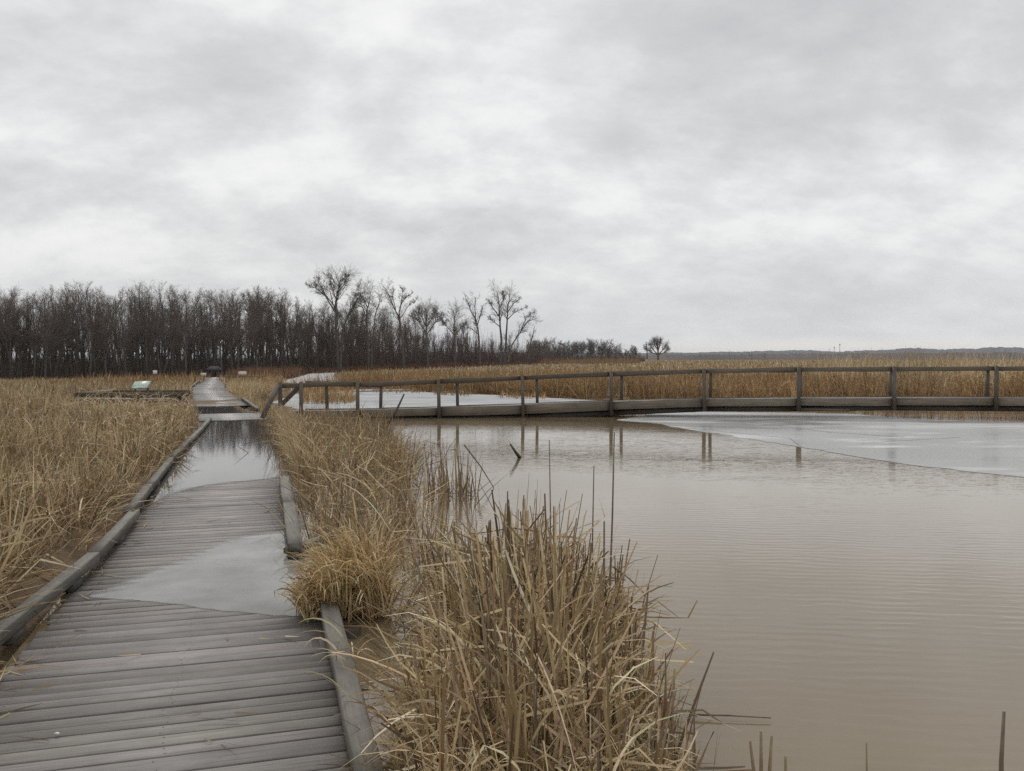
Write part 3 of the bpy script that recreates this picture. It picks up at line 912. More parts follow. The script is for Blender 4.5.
xy = in_poly(C3, 330); n = len(xy)                            # low litter by the kerb
parts.append(blades('', np.concatenate([xy, np.full((n, 1), -.02)], 1), rng.uniform(.15, .4, n), rng.uniform(.1, 1.0, n), rng.uniform(-.2, 1.2, n), rng.uniform(.006, .014, n),
                    palette(n, (.2, .3, .25, .2, .05, 0)), 5))
C4 = [gp(*p) for p in ((376, 640), (400, 588), (430, 600), (440, 660), (412, 700), (390, 700))]
xy = in_poly(C4, 110); n = len(xy)                             # dark stems lying in the little pool
parts.append(blades('', np.concatenate([xy, np.full((n, 1), .0)], 1), rng.uniform(.2, .6, n), rng.uniform(.7, 1.5, n), rng.uniform(-.2, .4, n), rng.uniform(.005, .010, n),
                    palette(n, (.02, .1, .2, .3, .2, .2)), 3))
C5 = [gp(*p) for p in ((620, 690), (640, 730), (690, 790), (705, 850), (660, 850), (630, 760))]
xy = in_poly(C5, 95); n = len(xy)                            # outer stems on the water side
parts.append(blades('', np.concatenate([xy, np.full((n, 1), -.15)], 1), rng.uniform(.3, .6, n), np.abs(rng.normal(0, .14, n)), rng.uniform(0, .2, n), rng.uniform(.009, .016, n),
                    palette(n, (.02, .1, .2, .34, .22, .12)), 4, np.where(rng.random(n) < .25, rng.uniform(.5, .8, n), 2), rng.uniform(.9, 1.9, n)))
o = join_blades('cattail_reeds', parts)
tag(o, 'dense clump of dry cattail leaves at the near edge of the pond', 'reeds', kind='stuff')

# -- golden tuft drooping over the right kerb
vv = []
for (cx, cy, r_, hh, n, droop) in ((-1.00, 5.72, .12, .46, 420, 1.6), (-1.10, 5.42, .13, .36, 420, 2.0), (-1.24, 5.36, .09, .24, 240, 2.3), (-1.22, 5.70, .10, .34, 260, 2.0), (-.88, 5.42, .11, .38, 300, 1.8), (-1.32, 5.48, .08, .17, 140, 2.0)):
    r = np.sqrt(rng.random(n)); a = rng.uniform(0, 2 * np.pi, n)
    b_ = np.stack([cx + r_ * r * np.cos(a), cy + r_ * 1.3 * r * np.sin(a), rng.uniform(-.02, .10, n)], -1)
    lean = np.where(rng.random(n) < .55, rng.normal(3.7, .8, n), a + rng.normal(0, .9, n))
    vv.append(blades('', b_, hh * rng.uniform(.45, 1.45, n), np.abs(rng.normal(.05, .22, n)), droop * rng.uniform(.2, 1.5, n), rng.uniform(.006, .015, n),
                     palette(n, (.38, .36, .16, .07, .03, 0)) * np.array([1.02, .98, .88]), 7, az=lean, power=rng.choice([1.3, 2.0]),
                     kink=np.where(rng.random(n) < .35, rng.uniform(.35, .85, n), 2), kink_amt=rng.uniform(.3, 1.6, n)))
o = join_blades('grass_tuft', vv)
tag(o, 'golden drooping grass tuft hanging over the right kerb beside the puddle', 'grass tuft')
# pale blades lying on the kerb nearer the camera
for (bx, by, az, n, lab) in ((-.88, 4.42, 2.9, 3, 'three pale straw blades flopped over the near right kerb, farther from the camera'),
                             (-.82, 4.2, 3.3, 16, 'small tangle of fine straw caught on the near right kerb'),
                             (-.74, 3.75, 3.0, 2, 'two pale straw blades flopped over the near right kerb, nearest the camera')):
    b_ = np.stack([np.full(n, bx) + rng.normal(0, .03, n), np.full(n, by) + rng.normal(0, .05, n), np.full(n, .135) + (rng.random(n) * .03)], -1)
    big = n < 10
    o = join_blades('straw_wisp', [blades('', b_, rng.uniform(.24, .38, n) if big else rng.uniform(.1, .22, n), rng.uniform(.3, .9, n), rng.uniform(1.2, 2.0, n), np.full(n, .011 if big else .006),
                        palette(n, (.85, .15, 0, 0, 0, 0) if big else (.3, .4, .3, 0, 0, 0)), 6, az=az + rng.normal(0, .4 if big else 1.2, n), power=1.1)])
    tag(o, lab, 'straw', kind='thing')

# crumbs of leaf and stem lying on the deck, mostly along the left kerb
n = 130
s_ = rng.uniform(3.2, 11.5, n); tt = np.where(rng.random(n) < .8, -HALF + np.abs(rng.normal(.05, .16, n)), rng.uniform(-.7, .7, n))
k = ~((s_ > 5.6) & (s_ < 8.6) & (tt > -.6))
s_, tt = s_[k], tt[k]; n = len(s_)
b_ = np.stack([A0.x + U.x * s_ + N.x * tt, A0.y + U.y * s_ + N.y * tt, np.interp(s_, *zip(*SL)) + .006], -1)
o = join_blades('leaf_litter', [blades('', b_, rng.uniform(.04, .22, n), rng.uniform(1.35, 1.6, n), rng.uniform(-.25, .1, n), rng.uniform(.004, .011, n), palette(n, (.1, .25, .25, .2, .1, .1)), 4)])
tag(o, 'broken bits of reed littering the deck along the left kerb', 'litter', kind='stuff')

# -- marsh behind the pond
parts = []
RW = (.04, .13, .27, .34, .14, .08)
def back_belt(n, depth0, depth1, h, w, nseg, xa=-10, xb=40, up=.75, tall=0):
    x = rng.uniform(xa, xb, n)
    ys = np.interp(x, [p[0] for p in SHORE[2:]], [p[1] for p in SHORE[2:]])
    y = ys + depth0 + (depth1 - depth0) * rng.random(n) ** 1.3
    xy = clumped(np.stack([x * (1 + (y - ys) * .012), y], -1), .25, .6)
    k = corridor(xy, 1.0, 1.1) & ~open_view(xy) & ~inside(PP, xy[:, 0], xy[:, 1] - .1)
    xy = xy[k]
    xy = thin(xy, .45)
    hh = h * (.72 + .55 * patch(xy * .8))
    parts.append(meadow(xy, hh, w, RW, nseg, up, hue=RTINT))
RTINT = np.array([.98, .86, .74])
back_belt(9000, -.05, 2.5, 1.12, .02, 4, 2, 32)
back_belt(6000, -.05, 2.5, .85, .022, 4, -10, 3)
back_belt(16000, 2.5, 16, 1.0, .03, 3, -12, 36)
back_belt(20000, 14, 50, .85, .05, 2, -25, 50)
# short-cropped bank between the walk and the bridge's far side
xy = in_poly([(-6.9, 24.8), (-9.7, 31), (-10.9, 40), (-15, 46), (-14.2, 42), (-10.4, 33), (-7.8, 26)], 5200); xy = xy[corridor(xy, 9, 1.0)]
parts.append(meadow(xy, .62, .018, (.22, .36, .26, .12, .04, 0), 4, .6))
xy = in_poly([(-12, 40), (-6, 47), (4, 60), (-14, 84), (-26, 84), (-17.5, 50)], 16000)
xy = xy[corridor(xy, 9, 1.1) & ~open_view(xy)]
parts.append(meadow(xy, .5, .035, (.12, .26, .3, .22, .1, 0), 2, .8))
xy = in_poly([gp(*p) for p in ((300, 404), (330, 405), (352, 404), (356, 399), (330, 396), (303, 394))], 900)
parts.append(meadow(xy, .55, .02, (.15, .25, .3, .25, .05, 0), 4, .7, z=0, hue=RTINT))
xy = np.concatenate([in_poly([gp(*p) for p in q_], k_) for q_, k_ in ((((372, 393), (425, 394), (420, 390), (372, 390)), 260), (((330, 391), (350, 394), (372, 391), (340, 388)), 220), (((432, 395), (470, 397), (480, 394), (440, 392)), 160), (((340, 401), (352, 403), (356, 398), (344, 397)), 130), (((500, 398.5), (545, 400), (550, 397), (500, 395)), 160))])
parts.append(meadow(xy, .3, .03, (.05, .2, .3, .4, .05, 0), 3, .6, z=0, hue=RTINT))
# far flats to the foot of the woods and the hills
n = 42000
y = 60 + 420 * rng.random(n) ** 2
px = rng.uniform(230, 1120, n)
xy = np.stack([xat(px, y), y], -1)
wood_edge = np.interp(px, [200, 340, 500, 600, 650], [95, 118, 195, 300, 2000])
xy = xy[(y < wood_edge) & ~open_view(xy)]
yy = xy[:, 1]
parts.append(meadow(xy, .42 + .5 * sstep(560, 800, 512 + F * xy[:, 0] / yy), .05 + yy * .0011, (.16, .3, .3, .18, .06, 0), 2, .85, .1))
# brighter tall tufts on the right
x = rng.normal(0, 1, (26, 1)) * .8 + np.array([xat(p_, d_) for p_, d_ in zip(rng.uniform(820, 1060, 26), rng.uniform(38, 60, 26))])[:, None] * 0
tx = []
for _ in range(34):
    d_ = rng.uniform(38, 62); p_ = rng.uniform(830, 1080)
    c_ = np.array([xat(p_, d_), d_])
    tx.append(c_ + rng.normal(0, .7, (130, 2)) * np.array([1.4, .6]))
xy = np.concatenate(tx)
parts.append(meadow(xy, 1.95, .035, (.35, .4, .25, 0, 0, 0), 4, .5, .2))
o = join_blades('far_marsh_reeds', parts)
tag(o, 'tawny reed beds stretching behind the pond and footbridge', 'reeds', kind='stuff')

# ------------------------------------------------------------------ single stalks and sticks standing in the pond
def stalk(label, pts, r, mat=M_STALK, name='reed_stalk', cat='reed stalk', group=None):
    base = Vector(pts[0])
    t_ = MB(); n = len(pts)
    t_.tube([Vector(p) - base for p in pts], [r * (1 - .55 * i / (n - 1)) for i in range(n)], 6, caps=True)
    o = t_.build(name, mat, None, True)
    o.location = base
    return tag(o, label, cat, group)

def up_pts(px, py_top, py_base, zb=-.1, lean=(0, 0), k=4):
    """a stem whose foot stands in the water at (px, py_base) and whose tip reaches row py_top"""
    x, y, _ = gp(px, py_base)
    zt = zat(py_top, y)
    return [(x + lean[0] * t_ + random.gauss(0, .004), y + lean[1] * t_, zb + (zt - zb) * t_) for t_ in np.linspace(0, 1, k)]

stalk('tallest thin stem rising above the near clump, rightmost of the tall three', up_pts(607, 432, 668, lean=(.03, 0)), .0075)
stalk('tall thin stem rising from the middle of the near clump', up_pts(550, 440, 650, lean=(-.01, 0)), .006)
stalk('tall stem between the middle and rightmost tall stems of the near clump', up_pts(592, 466, 655, lean=(0, 0)), .0065)
stalk('thick broken stem with blunt top at the right side of the near clump', up_pts(604, 522, 664, lean=(.0, 0)), .010)
stalk('short dark blunt stem standing in water right of the near clump', up_pts(621, 612, 690, lean=(.0, 0)), .008)
stalk('short pale cut stem, tallest of three at the bottom of the pond', up_pts(760, 736, 812), .0105, M_STALKP)
stalk('short pale cut stem, leftmost of three at the bottom of the pond', up_pts(754, 746, 806, lean=(-.01, 0)), .0105, M_STALKP)
stalk('short pale cut stem, rightmost of three at the bottom of the pond', up_pts(769, 741, 815, lean=(.015, 0)), .0105, M_STALKP)
stalk('stub of a cut stem right of the three pale stems', up_pts(785, 762, 812), .0105, M_STALKP)
stalk('slim pair stem poking up at the bottom edge of the pond', up_pts(867, 748, 806), .006, M_STALKP)
p = up_pts(1001, 716, 830); stalk('lone brown stem with a thin tip at the lower right of the pond', p[:-1] + [(p[-1][0], p[-1][1], p[-1][2])], .012)
x, y, _ = gp(770, 717); 
stalk('thin dark stem floating flat on the water right of the clump', [gp(690, 714.5, .006), gp(730, 715.5, .008), gp(771, 718, .004)], .006)
stalk('curved dark stem arching out of the clump to touch the water', [gp(600, 640, .30), (xat(612, 4.9), 4.9, zat(567, 4.9)), (xat(630, 5.3), 5.3, zat(580, 5.3)), gp(645, 594.5, -.01)], .007)
stalk('thin bent reed leaning down to the water beyond the open stand', [(xat(464, 10.6), 10.6, zat(445, 10.6)), (xat(480, 10.7), 10.7, zat(466, 10.7)), gp(494, 488, -.01)], .012)
stalk('bare forked stick poking from the pond before the footbridge', [gp(521, 459, -.05), (xat(516, 13.9), 13.9, zat(453, 13.9)), (xat(510, 13.9), 13.9, zat(444, 13.9))], .035, M_OLD, 'dead_stick', 'stick')
stalk('dead branch leaning in front of the left part of the footbridge', [gp(384, 428, -.05), (xat(386, 19.4), 19.4, zat(426, 19.4)), (xat(396, 19.5), 19.5, zat(411, 19.5)), (xat(404, 19.6), 19.6, zat(394, 19.6))], .045, M_OLD, 'dead_branch', 'branch')
# cattail with a worn brown head
ct = up_pts(664, 656, 850, k=5)
b0 = Vector(ct[0])
cat_ = thing('cattail', 'cattail with a worn reddish brown head on the water side of the near clump', 'cattail', b0)
m = MB(); m.tube([Vector(p) - b0 for p in ct], [.006, .006, .0055, .0045, .002], 6); m.build('stem', M_STALK, cat_, True)
zt = zat(656, b0.y)
h0, h1 = zat(738, b0.y) - b0.z, zat(703, b0.y) - b0.z
m = MB(); m.tube([(0, 0, h0), (0, 0, h0 + .01), (0, 0, h1 - .01), (0, 0, h1)], [.006, .0125, .0125, .006], 8); m.build('seed_head', M_HEAD, cat_, True)
m = MB()
for k in range(9):
    aa = random.uniform(0, 6.28); zz = random.choice([h1 - .012, random.uniform(h0, h1), h0 + .01])
    c_ = Vector((.012 * math.cos(aa), .012 * math.sin(aa), zz)); 
    m.tube([c_ - Vector((0, 0, .008)), c_ + Vector((0, 0, .008))], [.003, .0035], 5, caps=True)
m.build('fluff', M_FLUFF, cat_)
stalk('thick cut stem close beside the cattail head', up_pts(671, 672, 806), .0095, M_STALKP)
# leaf bits on the deck
m = MB(); m.tube([(-.012, 0, 0), (-.004, .003, .002), (.005, .001, .002), (.012, -.002, 0)], [.002, .005, .005, .002], 7, caps=True)
o = m.build('shell_fragment', M_WHITE, None, True); o.location = walk(3.9, -.70, .038); o.location = Vector(gp(57, 734, .036)); tag(o, 'tiny white shell fragment lying on the near deck boards', 'shell')

# ------------------------------------------------------------------ bare trees
RMIN = .008
def rand_perp(t):
    v = Vector((random.gauss(0, 1), random.gauss(0, 1), random.gauss(0, 1)))
    v -= t * v.dot(t)
    return v.normalized()

def limb(mbs, start, d, L, r, level, spec, r_end=None):
    """one limb and everything that grows from it"""
    sp = spec[min(level, len(spec) - 1)]
    n = sp['seg']
    pts, rad = [start], [r]
    d = d.normalized()
    for i in range(n):
        d = (d + Vector((random.gauss(0, sp['wob']), random.gauss(0, sp['wob']), random.gauss(0, sp['wob']) + sp['up']))).normalized()
        pts.append(pts[-1] + d * (L / n))
        rad.append(max(r * (1 - (i + 1) / n * sp['taper']), RMIN * .7))
    mbs[0 if level == 0 else 1].tube(pts, rad, sp['sides'])
    sprout(mbs, pts, rad, L, level, spec)

def sprout(mbs, pts, rad, L, level, spec, t0=None, num=None):
    sp = spec[min(level, len(spec) - 1)]
    if level + 1 >= len(spec): return
    n = len(pts) - 1
    for k in range(sp['kids'] if num is None else num):
        t = random.uniform(sp['t0'] if t0 is None else t0, 1.0)
        i = min(int(t * n), n - 1); f = t * n - i
        p = pts[i].lerp(pts[i + 1], f)
        tang = (pts[i + 1] - pts[i]).normalized()
        a = random.uniform(*sp['ang'])
        d = tang * math.cos(a) + rand_perp(tang) * math.sin(a)
        nxt = spec[level + 1]
        l = L * random.uniform(*sp['ratio']) * (1.15 - .55 * t if level == 0 else 1)
        limb(mbs, p, d, l, max(rad[i] * sp['rr'], RMIN), level + 1, spec)

SPEC_WOOD = [dict(seg=7, wob=.035, up=.03, taper=.85, sides=5, kids=17, t0=.27, ang=(.25, .62), ratio=(.18, .31), rr=.5),
             dict(seg=4, wob=.10, up=.10, taper=.8, sides=3, kids=6, t0=.25, ang=(.4, .9), ratio=(.35, .6), rr=.5),
             dict(seg=3, wob=.12, up=.06, taper=.7, sides=3, kids=5, t0=.2, ang=(.4, .9), ratio=(.4, .7), rr=.6),
             dict(seg=2, wob=.15, up=.05, taper=.6, sides=3, kids=0, t0=0, ang=(.3, .8), ratio=(.4, .7), rr=.6)]

def proto_tree(seed, fork, rmin=.008):
    global RMIN
    RMIN = rmin
    random.seed(seed)
    SPEC_WOOD[0].update(dict(t0=.34, ang=(.4, .95), ratio=(.28, .44)) if rmin > .015 else dict(t0=.27, ang=(.25, .62), ratio=(.18, .31)))
    mbs = [MB(), MB()]
    Ht = 10.0
    r0 = random.uniform(.11, .17)
    limb(mbs, Vector((0, 0, -.3)), Vector((random.gauss(0, .04), random.gauss(0, .04), 1)), Ht * (.93 if not fork else .86), r0, 0, SPEC_WOOD)
    if fork:
        for _ in range(fork):
            d = Vector((random.gauss(0, .22), random.gauss(0, .22), 1))
            limb(mbs, Vector((random.gauss(0, .05), random.gauss(0, .05), random.uniform(-.2, 2.2))), d, Ht * random.uniform(.62, .8), r0 * .72, 0, SPEC_WOOD)
    meshes = []
    for m_, nm in zip(mbs, ('trunk', 'crown')):
        counts = [len(f) for f in m_.f]; loops = [i for f in m_.f for i in f]
        me = mesh_np(nm, np.array(m_.v, np.float32), loops, counts)
        me.polygons.foreach_set('use_smooth', [True] * len(me.polygons))
        meshes.append(me)
    zs = max(max(v[2] for v in m_.v) for m_ in mbs)
    return meshes, zs

PROTO = []
for k in range(12):
    (tm, cm), zs = proto_tree(100 + k, [0, 0, 1, 0, 1, 2, 0, 1, 1, 1, 2, 1][k], .0075 if k < 9 else .02)
    tm.materials.append(M_BARK if k % 3 else M_BARKG); cm.materials.append(M_TWIG if k % 2 else M_TWIGR)
    root = bpy.data.objects.new('bare_tree', None)
    to = bpy.data.objects.new('trunk', tm); co = bpy.data.objects.new('crown', cm)
    to.parent = root; co.parent = root
    PROTO.append((root, to, co, zs))
RMIN = .010

def place_tree(k, x, y, top, label, group, name='bare_tree'):
    src, to, co, zs = PROTO[k]
    r = src.copy(); r.name = name; COL.objects.link(r)
    z = float(ground_z(x, y)) - .05
    sc = (top - z) / zs
    r.location = (x, y, z)
    r.scale = (sc, sc, sc)
    r.rotation_euler = (0, 0, random.uniform(0, 6.28))
    tag(r, label, 'tree', group)
    for ch in (to, co):
        c = ch.copy(); COL.objects.link(c); c.parent = r
    return r

TOPS = [(-60, 283), (0, 280), (12, 285), (30, 288), (55, 284), (65, 279), (95, 281), (112, 293), (125, 290), (140, 280), (160, 279), (176, 283), (190, 291), (205, 287), (235, 287), (262, 285), (285, 284), (300, 300), (320, 294), (340, 296), (370, 298), (400, 306), (430, 312), (470, 316), (520, 330)]
EDGE = [(-60, 80), (0, 80), (150, 84), (250, 95), (340, 116), (420, 150), (500, 190), (560, 250)]
def edge_d(px): return float(np.interp(px, *zip(*EDGE)))
random.seed(77)
L_FRONT = 'slim bare tree in the front rank of the leafless wood behind the left marsh'
L_BACK = 'slim bare tree deep inside the leafless wood behind the left marsh'
n_tree = 0
for row in range(4):
    px = -50 + row * 2.3
    while px < 312:
        d = edge_d(px) + row * 6.5 + random.uniform(-1.5, 3)
        ytop = float(np.interp(px, *zip(*TOPS))) + random.choice([0, 1, 3, 6, 10, 16]) + random.uniform(-1, 2)
        place_tree(random.randrange(9), xat(px, d), d, zat(ytop, d), L_FRONT if row == 0 else L_BACK, 'bare trees of the left wood')
        n_tree += 1
        px += random.uniform(6, 11)
# thinner wood towards the lone trees
for row in range(4):
    px = 312
    while px < 520:
        d = edge_d(px) + 4 + row * 8 + random.uniform(0, 4)
        ytop = float(np.interp(px, *zip(*TOPS))) + random.choice([2, 6, 10, 16, 22]) * (1 if px < 400 else 1.2)
        place_tree(random.randrange(9), xat(px, d), d, zat(min(ytop, 348), d), 'lower bare tree in the thinning wood under the big lone crowns', 'bare trees of the thinning wood')
        px += random.uniform(7, 12) * (.85 if px < 420 else 1.5)
# far tree line on the flats
for row in range(2):
    px = 528
    while px < 640:
        d = float(np.interp(px, [520, 640], [260, 340])) + row * 14
        ytop = float(np.interp(px, [528, 560, 580, 600, 612, 625, 640], [334, 337, 338, 336, 340, 341, 342])) + random.choice([0, 2, 4, 7, 9, 12])
        place_tree(9 + random.randrange(3), xat(px, d), d, zat(ytop, d), 'small bare tree in the distant row right of the lone trees', 'bare trees of the distant row')
        px += random.uniform(3, 6.5)

# lone trees, each with its own frame of limbs (px, row) at one distance
SPEC_LONE = [SPEC_WOOD[0],
             dict(seg=4, wob=.09, up=.07, taper=.8, sides=4, kids=7, t0=.3, ang=(.4, .95), ratio=(.28, .5), rr=.5),
             dict(seg=3, wob=.12, up=.05, taper=.75, sides=3, kids=6, t0=.2, ang=(.4, .9), ratio=(.35, .65), rr=.55),
             dict(seg=3, wob=.14, up=.03, taper=.7, sides=3, kids=4, t0=.2, ang=(.4, .9), ratio=(.4, .7), rr=.6),
             dict(seg=2, wob=.15, up=.02, taper=.6, sides=3, kids=0, t0=0, ang=(.3, .8), ratio=(.4, .7), rr=.6)]
def lone(name, label, d, base_px, stems, limbs, kids=12, seed=1, twl=.2):
    random.seed(seed)
    bx = xat(base_px, d); bz = float(ground_z(bx, d))
    root = thing(name, label, 'tree', (bx, d, bz))
    mbs = [MB(), MB()]
    for which, group_ in ((0, stems), (1, limbs)):
        for (line, w) in group_:
            yo = random.gauss(0, .25)
            pts = []
            n = len(line)
            off = random.uniform(-1, 1) * (0 if which == 0 else 1.0)
            for i, (px, py) in enumerate(line):
                f = i / (n - 1)
                pts.append(Vector((xat(px, d) - bx, off * f * 2.2 + random.gauss(0, .08), zat(py, d) - bz)))
            # smooth by subdividing with a little wander
            fine = []
            for i in range(n - 1):
                for k in range(3):
                    p = pts[i].lerp(pts[i + 1], k / 3)
                    fine.append(p + Vector((random.gauss(0, .03), random.gauss(0, .05), 0)) if (i or k) else p)
            fine.append(pts[-1])
            m_ = len(fine)
            rad = [w * d / F / 2 * (1 - .8 * i / (m_ - 1)) for i in range(m_)]
            mbs[which].tube(fine, rad, 6)
            Lr = sum((fine[i + 1] - fine[i]).length for i in range(m_ - 1))
            spec = [dict(SPEC_LONE[1], ratio=(twl * .7, twl * 1.4), ang=(.35, .9), rr=.4)] + SPEC_LONE[2:]
            sprout([mbs[1], mbs[1]], fine, rad, Lr, 0, spec, t0=.42 if which == 0 else .3, num=int(kids * 2))
    mbs[0].build('trunk', M_BARK, root, True)
    mbs[1].build('crown', M_TWIG, root, True)

lone('bare_tree', 'tallest spreading bare tree, leftmost of the big crowns above the wood', 112, 337,
     [([(338, 372), (337, 330), (336, 305), (338, 292), (341, 280)], 3.6), ([(340, 370), (343, 330), (349, 314), (357, 300), (362, 293)], 2.6)],
     [([(336, 312), (330, 302), (325, 290), (321, 281)], 2.0), ([(336, 308), (328, 297), (318, 289), (314, 287)], 1.5), ([(337, 295), (345, 285), (349, 278)], 1.3), ([(345, 322), (354, 308), (356, 295)], 1.4),
      ([(337, 300), (333, 288), (330, 279)], 1.3), ([(343, 325), (336, 312)], 1)], 12, 3, .24)
lone('bare_tree', 'twin stemmed bare tree just right of the tallest spreading crown', 118, 370,
     [([(369, 370), (368, 340), (366, 320), (369, 305), (371, 293)], 2.6), ([(371, 368), (373, 335), (376, 315), (380, 300)], 2.2)],
     [([(367, 318), (362, 305), (359, 298)], 1.3), ([(368, 308), (364, 297)], 1.0)], 8, 4, .2)
lone('bare_tree', 'slender open crowned bare tree with a slightly curved trunk between two bushier crowns', 125, 405,
     [([(404, 368), (403, 342), (401, 328), (398, 315), (391, 300), (386, 288)], 2.6), ([(401, 328), (399.5, 312), (402, 300), (403, 288)], 1.9)],
     [([(400, 308), (405, 297), (412, 293)], 1.2), ([(401, 318), (408, 306), (415, 299)], 1.0), ([(396, 310), (393, 296), (394, 289)], 1.0)], 8, 6, .17)
lone('bare_tree', 'bushy round crowned bare tree between the slender tree and the split trunk tree', 140, 428,
     [([(428, 366), (427, 340), (426, 325), (427, 312)], 2.4)],
     [([(427, 335), (419, 322), (415, 315)], 1.4), ([(427, 334), (436, 322), (441, 317)], 1.4), ([(427, 328), (421, 315), (420, 310)], 1.2), ([(427, 327), (433, 316), (435, 310)], 1.2)], 14, 7, .34)
lone('bare_tree', 'short dense bare tree left of the forked slender tree', 150, 455,
     [([(455, 366), (455, 340), (454, 325), (455, 317)], 2.2)],
     [([(455, 336), (447, 326), (445, 323)], 1.2), ([(455, 335), (462, 326), (466, 324)], 1.2)], 12, 8, .34)
lone('bare_tree', 'slender bare tree with a forked top beside the big split trunk tree', 160, 478,
     [([(480, 364), (479, 342), (478, 330), (475.5, 318), (475, 306), (476, 297)], 2.3)],
     [([(476, 320), (471, 311), (468, 302), (466, 298)], 1.4), ([(477, 326), (481, 314), (484, 304)], 1.4), ([(478, 334), (472, 329), (468, 328)], 1.0)], 7, 9, .17)
lone('bare_tree', 'big bare tree with split trunks and one long limb leaning right', 165, 503,
     [([(501, 365), (501, 340), (500, 322), (499, 305), (497, 292)], 2.7), ([(505, 365), (506, 340), (507, 322), (508, 306), (510, 294)], 2.5)],
     [([(508, 362), (512, 345), (520, 332), (528, 321), (537, 318)], 1.9), ([(500, 318), (493, 308), (488, 300)], 1.4), ([(500, 327), (493, 321), (489, 318)], 1.1), ([(508, 312), (514, 303), (520, 299)], 1.2),
      ([(521, 330), (526, 318), (533, 312)], 1.3), ([(500, 308), (504, 298), (503, 291)], 1.2), ([(507, 320), (514, 313), (526, 307)], 1.1)], 10, 10, .2)
lone('dead_tree', 'thin leaning dead trunk right of the last big lone tree', 170, 529,
     [([(528, 364), (530, 345), (533, 334), (534.5, 326)], 1.8)], [([(531, 342), (529, 334)], .9)], 3, 11, .12)
lone('bare_tree', 'single small round bare tree standing alone at the right end of the tree line', 330, 658,
     [([(658, 360), (658, 352), (657, 346), (657, 340)], 2.2)], [([(658, 355), (651, 352), (647.5, 349)], 1.2), ([(658, 355), (665, 352), (668, 349)], 1.2), ([(658, 355), (652, 349), (649, 344)], 1.3), ([(658, 355), (663, 349), (666, 344)], 1.3), ([(658, 351), (660, 344), (661, 340)], 1.1), ([(658, 351), (654, 344), (653, 340)], 1.1)], 16, 12, .34)
lone('bare_tree', 'faint small bare tree just left of the single round tree', 340, 647,
     [([(647, 359), (647, 350), (646.5, 344)], 1.5)], [([(647, 351), (644.5, 346)], .8)], 6, 13, .3)

# undergrowth along the foot of the wood
parts = []
n = 26000
px = rng.uniform(-60, 560, n)
d = np.interp(px, *zip(*EDGE)) + rng.uniform(-1.0, 22, n)
xy = np.stack([xat(px, d), d], -1)
hb = np.interp(px, [-60, 250, 330, 420, 480, 540, 560], [2.4, 2.6, 3.8, 4.4, 4.6, 3.6, 2.0]) * (.75 + .5 * patch(xy * .5))
red = np.clip((px - 250) / 120, 0, 1)[:, None]
c = np.array([.105, .088, .074]) * (1 - red) + np.array([.115, .080, .064]) * red
c = c * rng.normal(1, .22, (n, 1)).clip(.5, 1.6)
parts.append(blades('', base3(xy), hb * rng.uniform(.15, 1.25, n) ** 1.3, np.abs(rng.normal(0, .28, n)), rng.uniform(0, .5, n), .015 + d * .00025, c, 3))
n2 = 2200
k = rng.choice(n, n2)
parts.append(blades('', base3(xy[k] + rng.normal(0, .5, (n2, 2))), hb[k] * rng.uniform(1.0, 2.1, n2), np.abs(rng.normal(0, .16, n2)), rng.uniform(0, .25, n2), .02 + d[k] * .0003, c[k], 3))
n = 5200                                                        # low dark growth under the distant row
px = rng.uniform(525, 645, n); d = np.interp(px, [520, 640], [262, 345]) + rng.uniform(-4, 16, n)
xy = np.stack([xat(px, d), d], -1)
parts.append(blades('', base3(xy), 3.6 * rng.uniform(.2, 1.2, n) * np.interp(px, [525, 560, 645], [1.2, 1, .7]), np.abs(rng.normal(0, .25, n)), rng.uniform(0, .5, n), np.full(n, .07), np.array([.085, .074, .066]) * rng.normal(1, .22, (n, 1)).clip(.5, 1.6), 3))
o = join_blades('undergrowth', parts)
tag(o, 'dark leafless brush along the foot of the wood', 'undergrowth', kind='stuff')
# reddish shrubs by the far end of the walk and along the wood edge
parts = []
for (p0, p1, d0, d1, h, n, cc) in ((228, 300, 84, 98, 1.15, 3200, (.26, .15, .095)), (300, 560, 105, 185, 1.0, 6000, (.20, .11, .07)), (540, 640, 210, 300, 1.8, 3000, (.30, .19, .10)), (0, 230, 76, 82, .5, 2500, (.16, .085, .05))):
    px = rng.uniform(p0, p1, n)
    if p0 == 300: d = np.interp(px, *zip(*EDGE)) - rng.uniform(0, 5, n)
    else: d = rng.uniform(d0, d1, n)
    xy = np.stack([xat(px, d), d], -1)
    parts.append(blades('', base3(xy), h * rng.uniform(.4, 1.15, n) * (.6 + .7 * patch(xy)), np.abs(rng.normal(0, .35, n)), rng.uniform(0, .6, n), .015 + d * .0004, np.array(cc) * rng.normal(1, .2, (n, 1)).clip(.5, 1.6), 3))
o = join_blades('low_brush', parts)
tag(o, 'low rusty brush between the reeds and the wood', 'brush', kind='stuff')

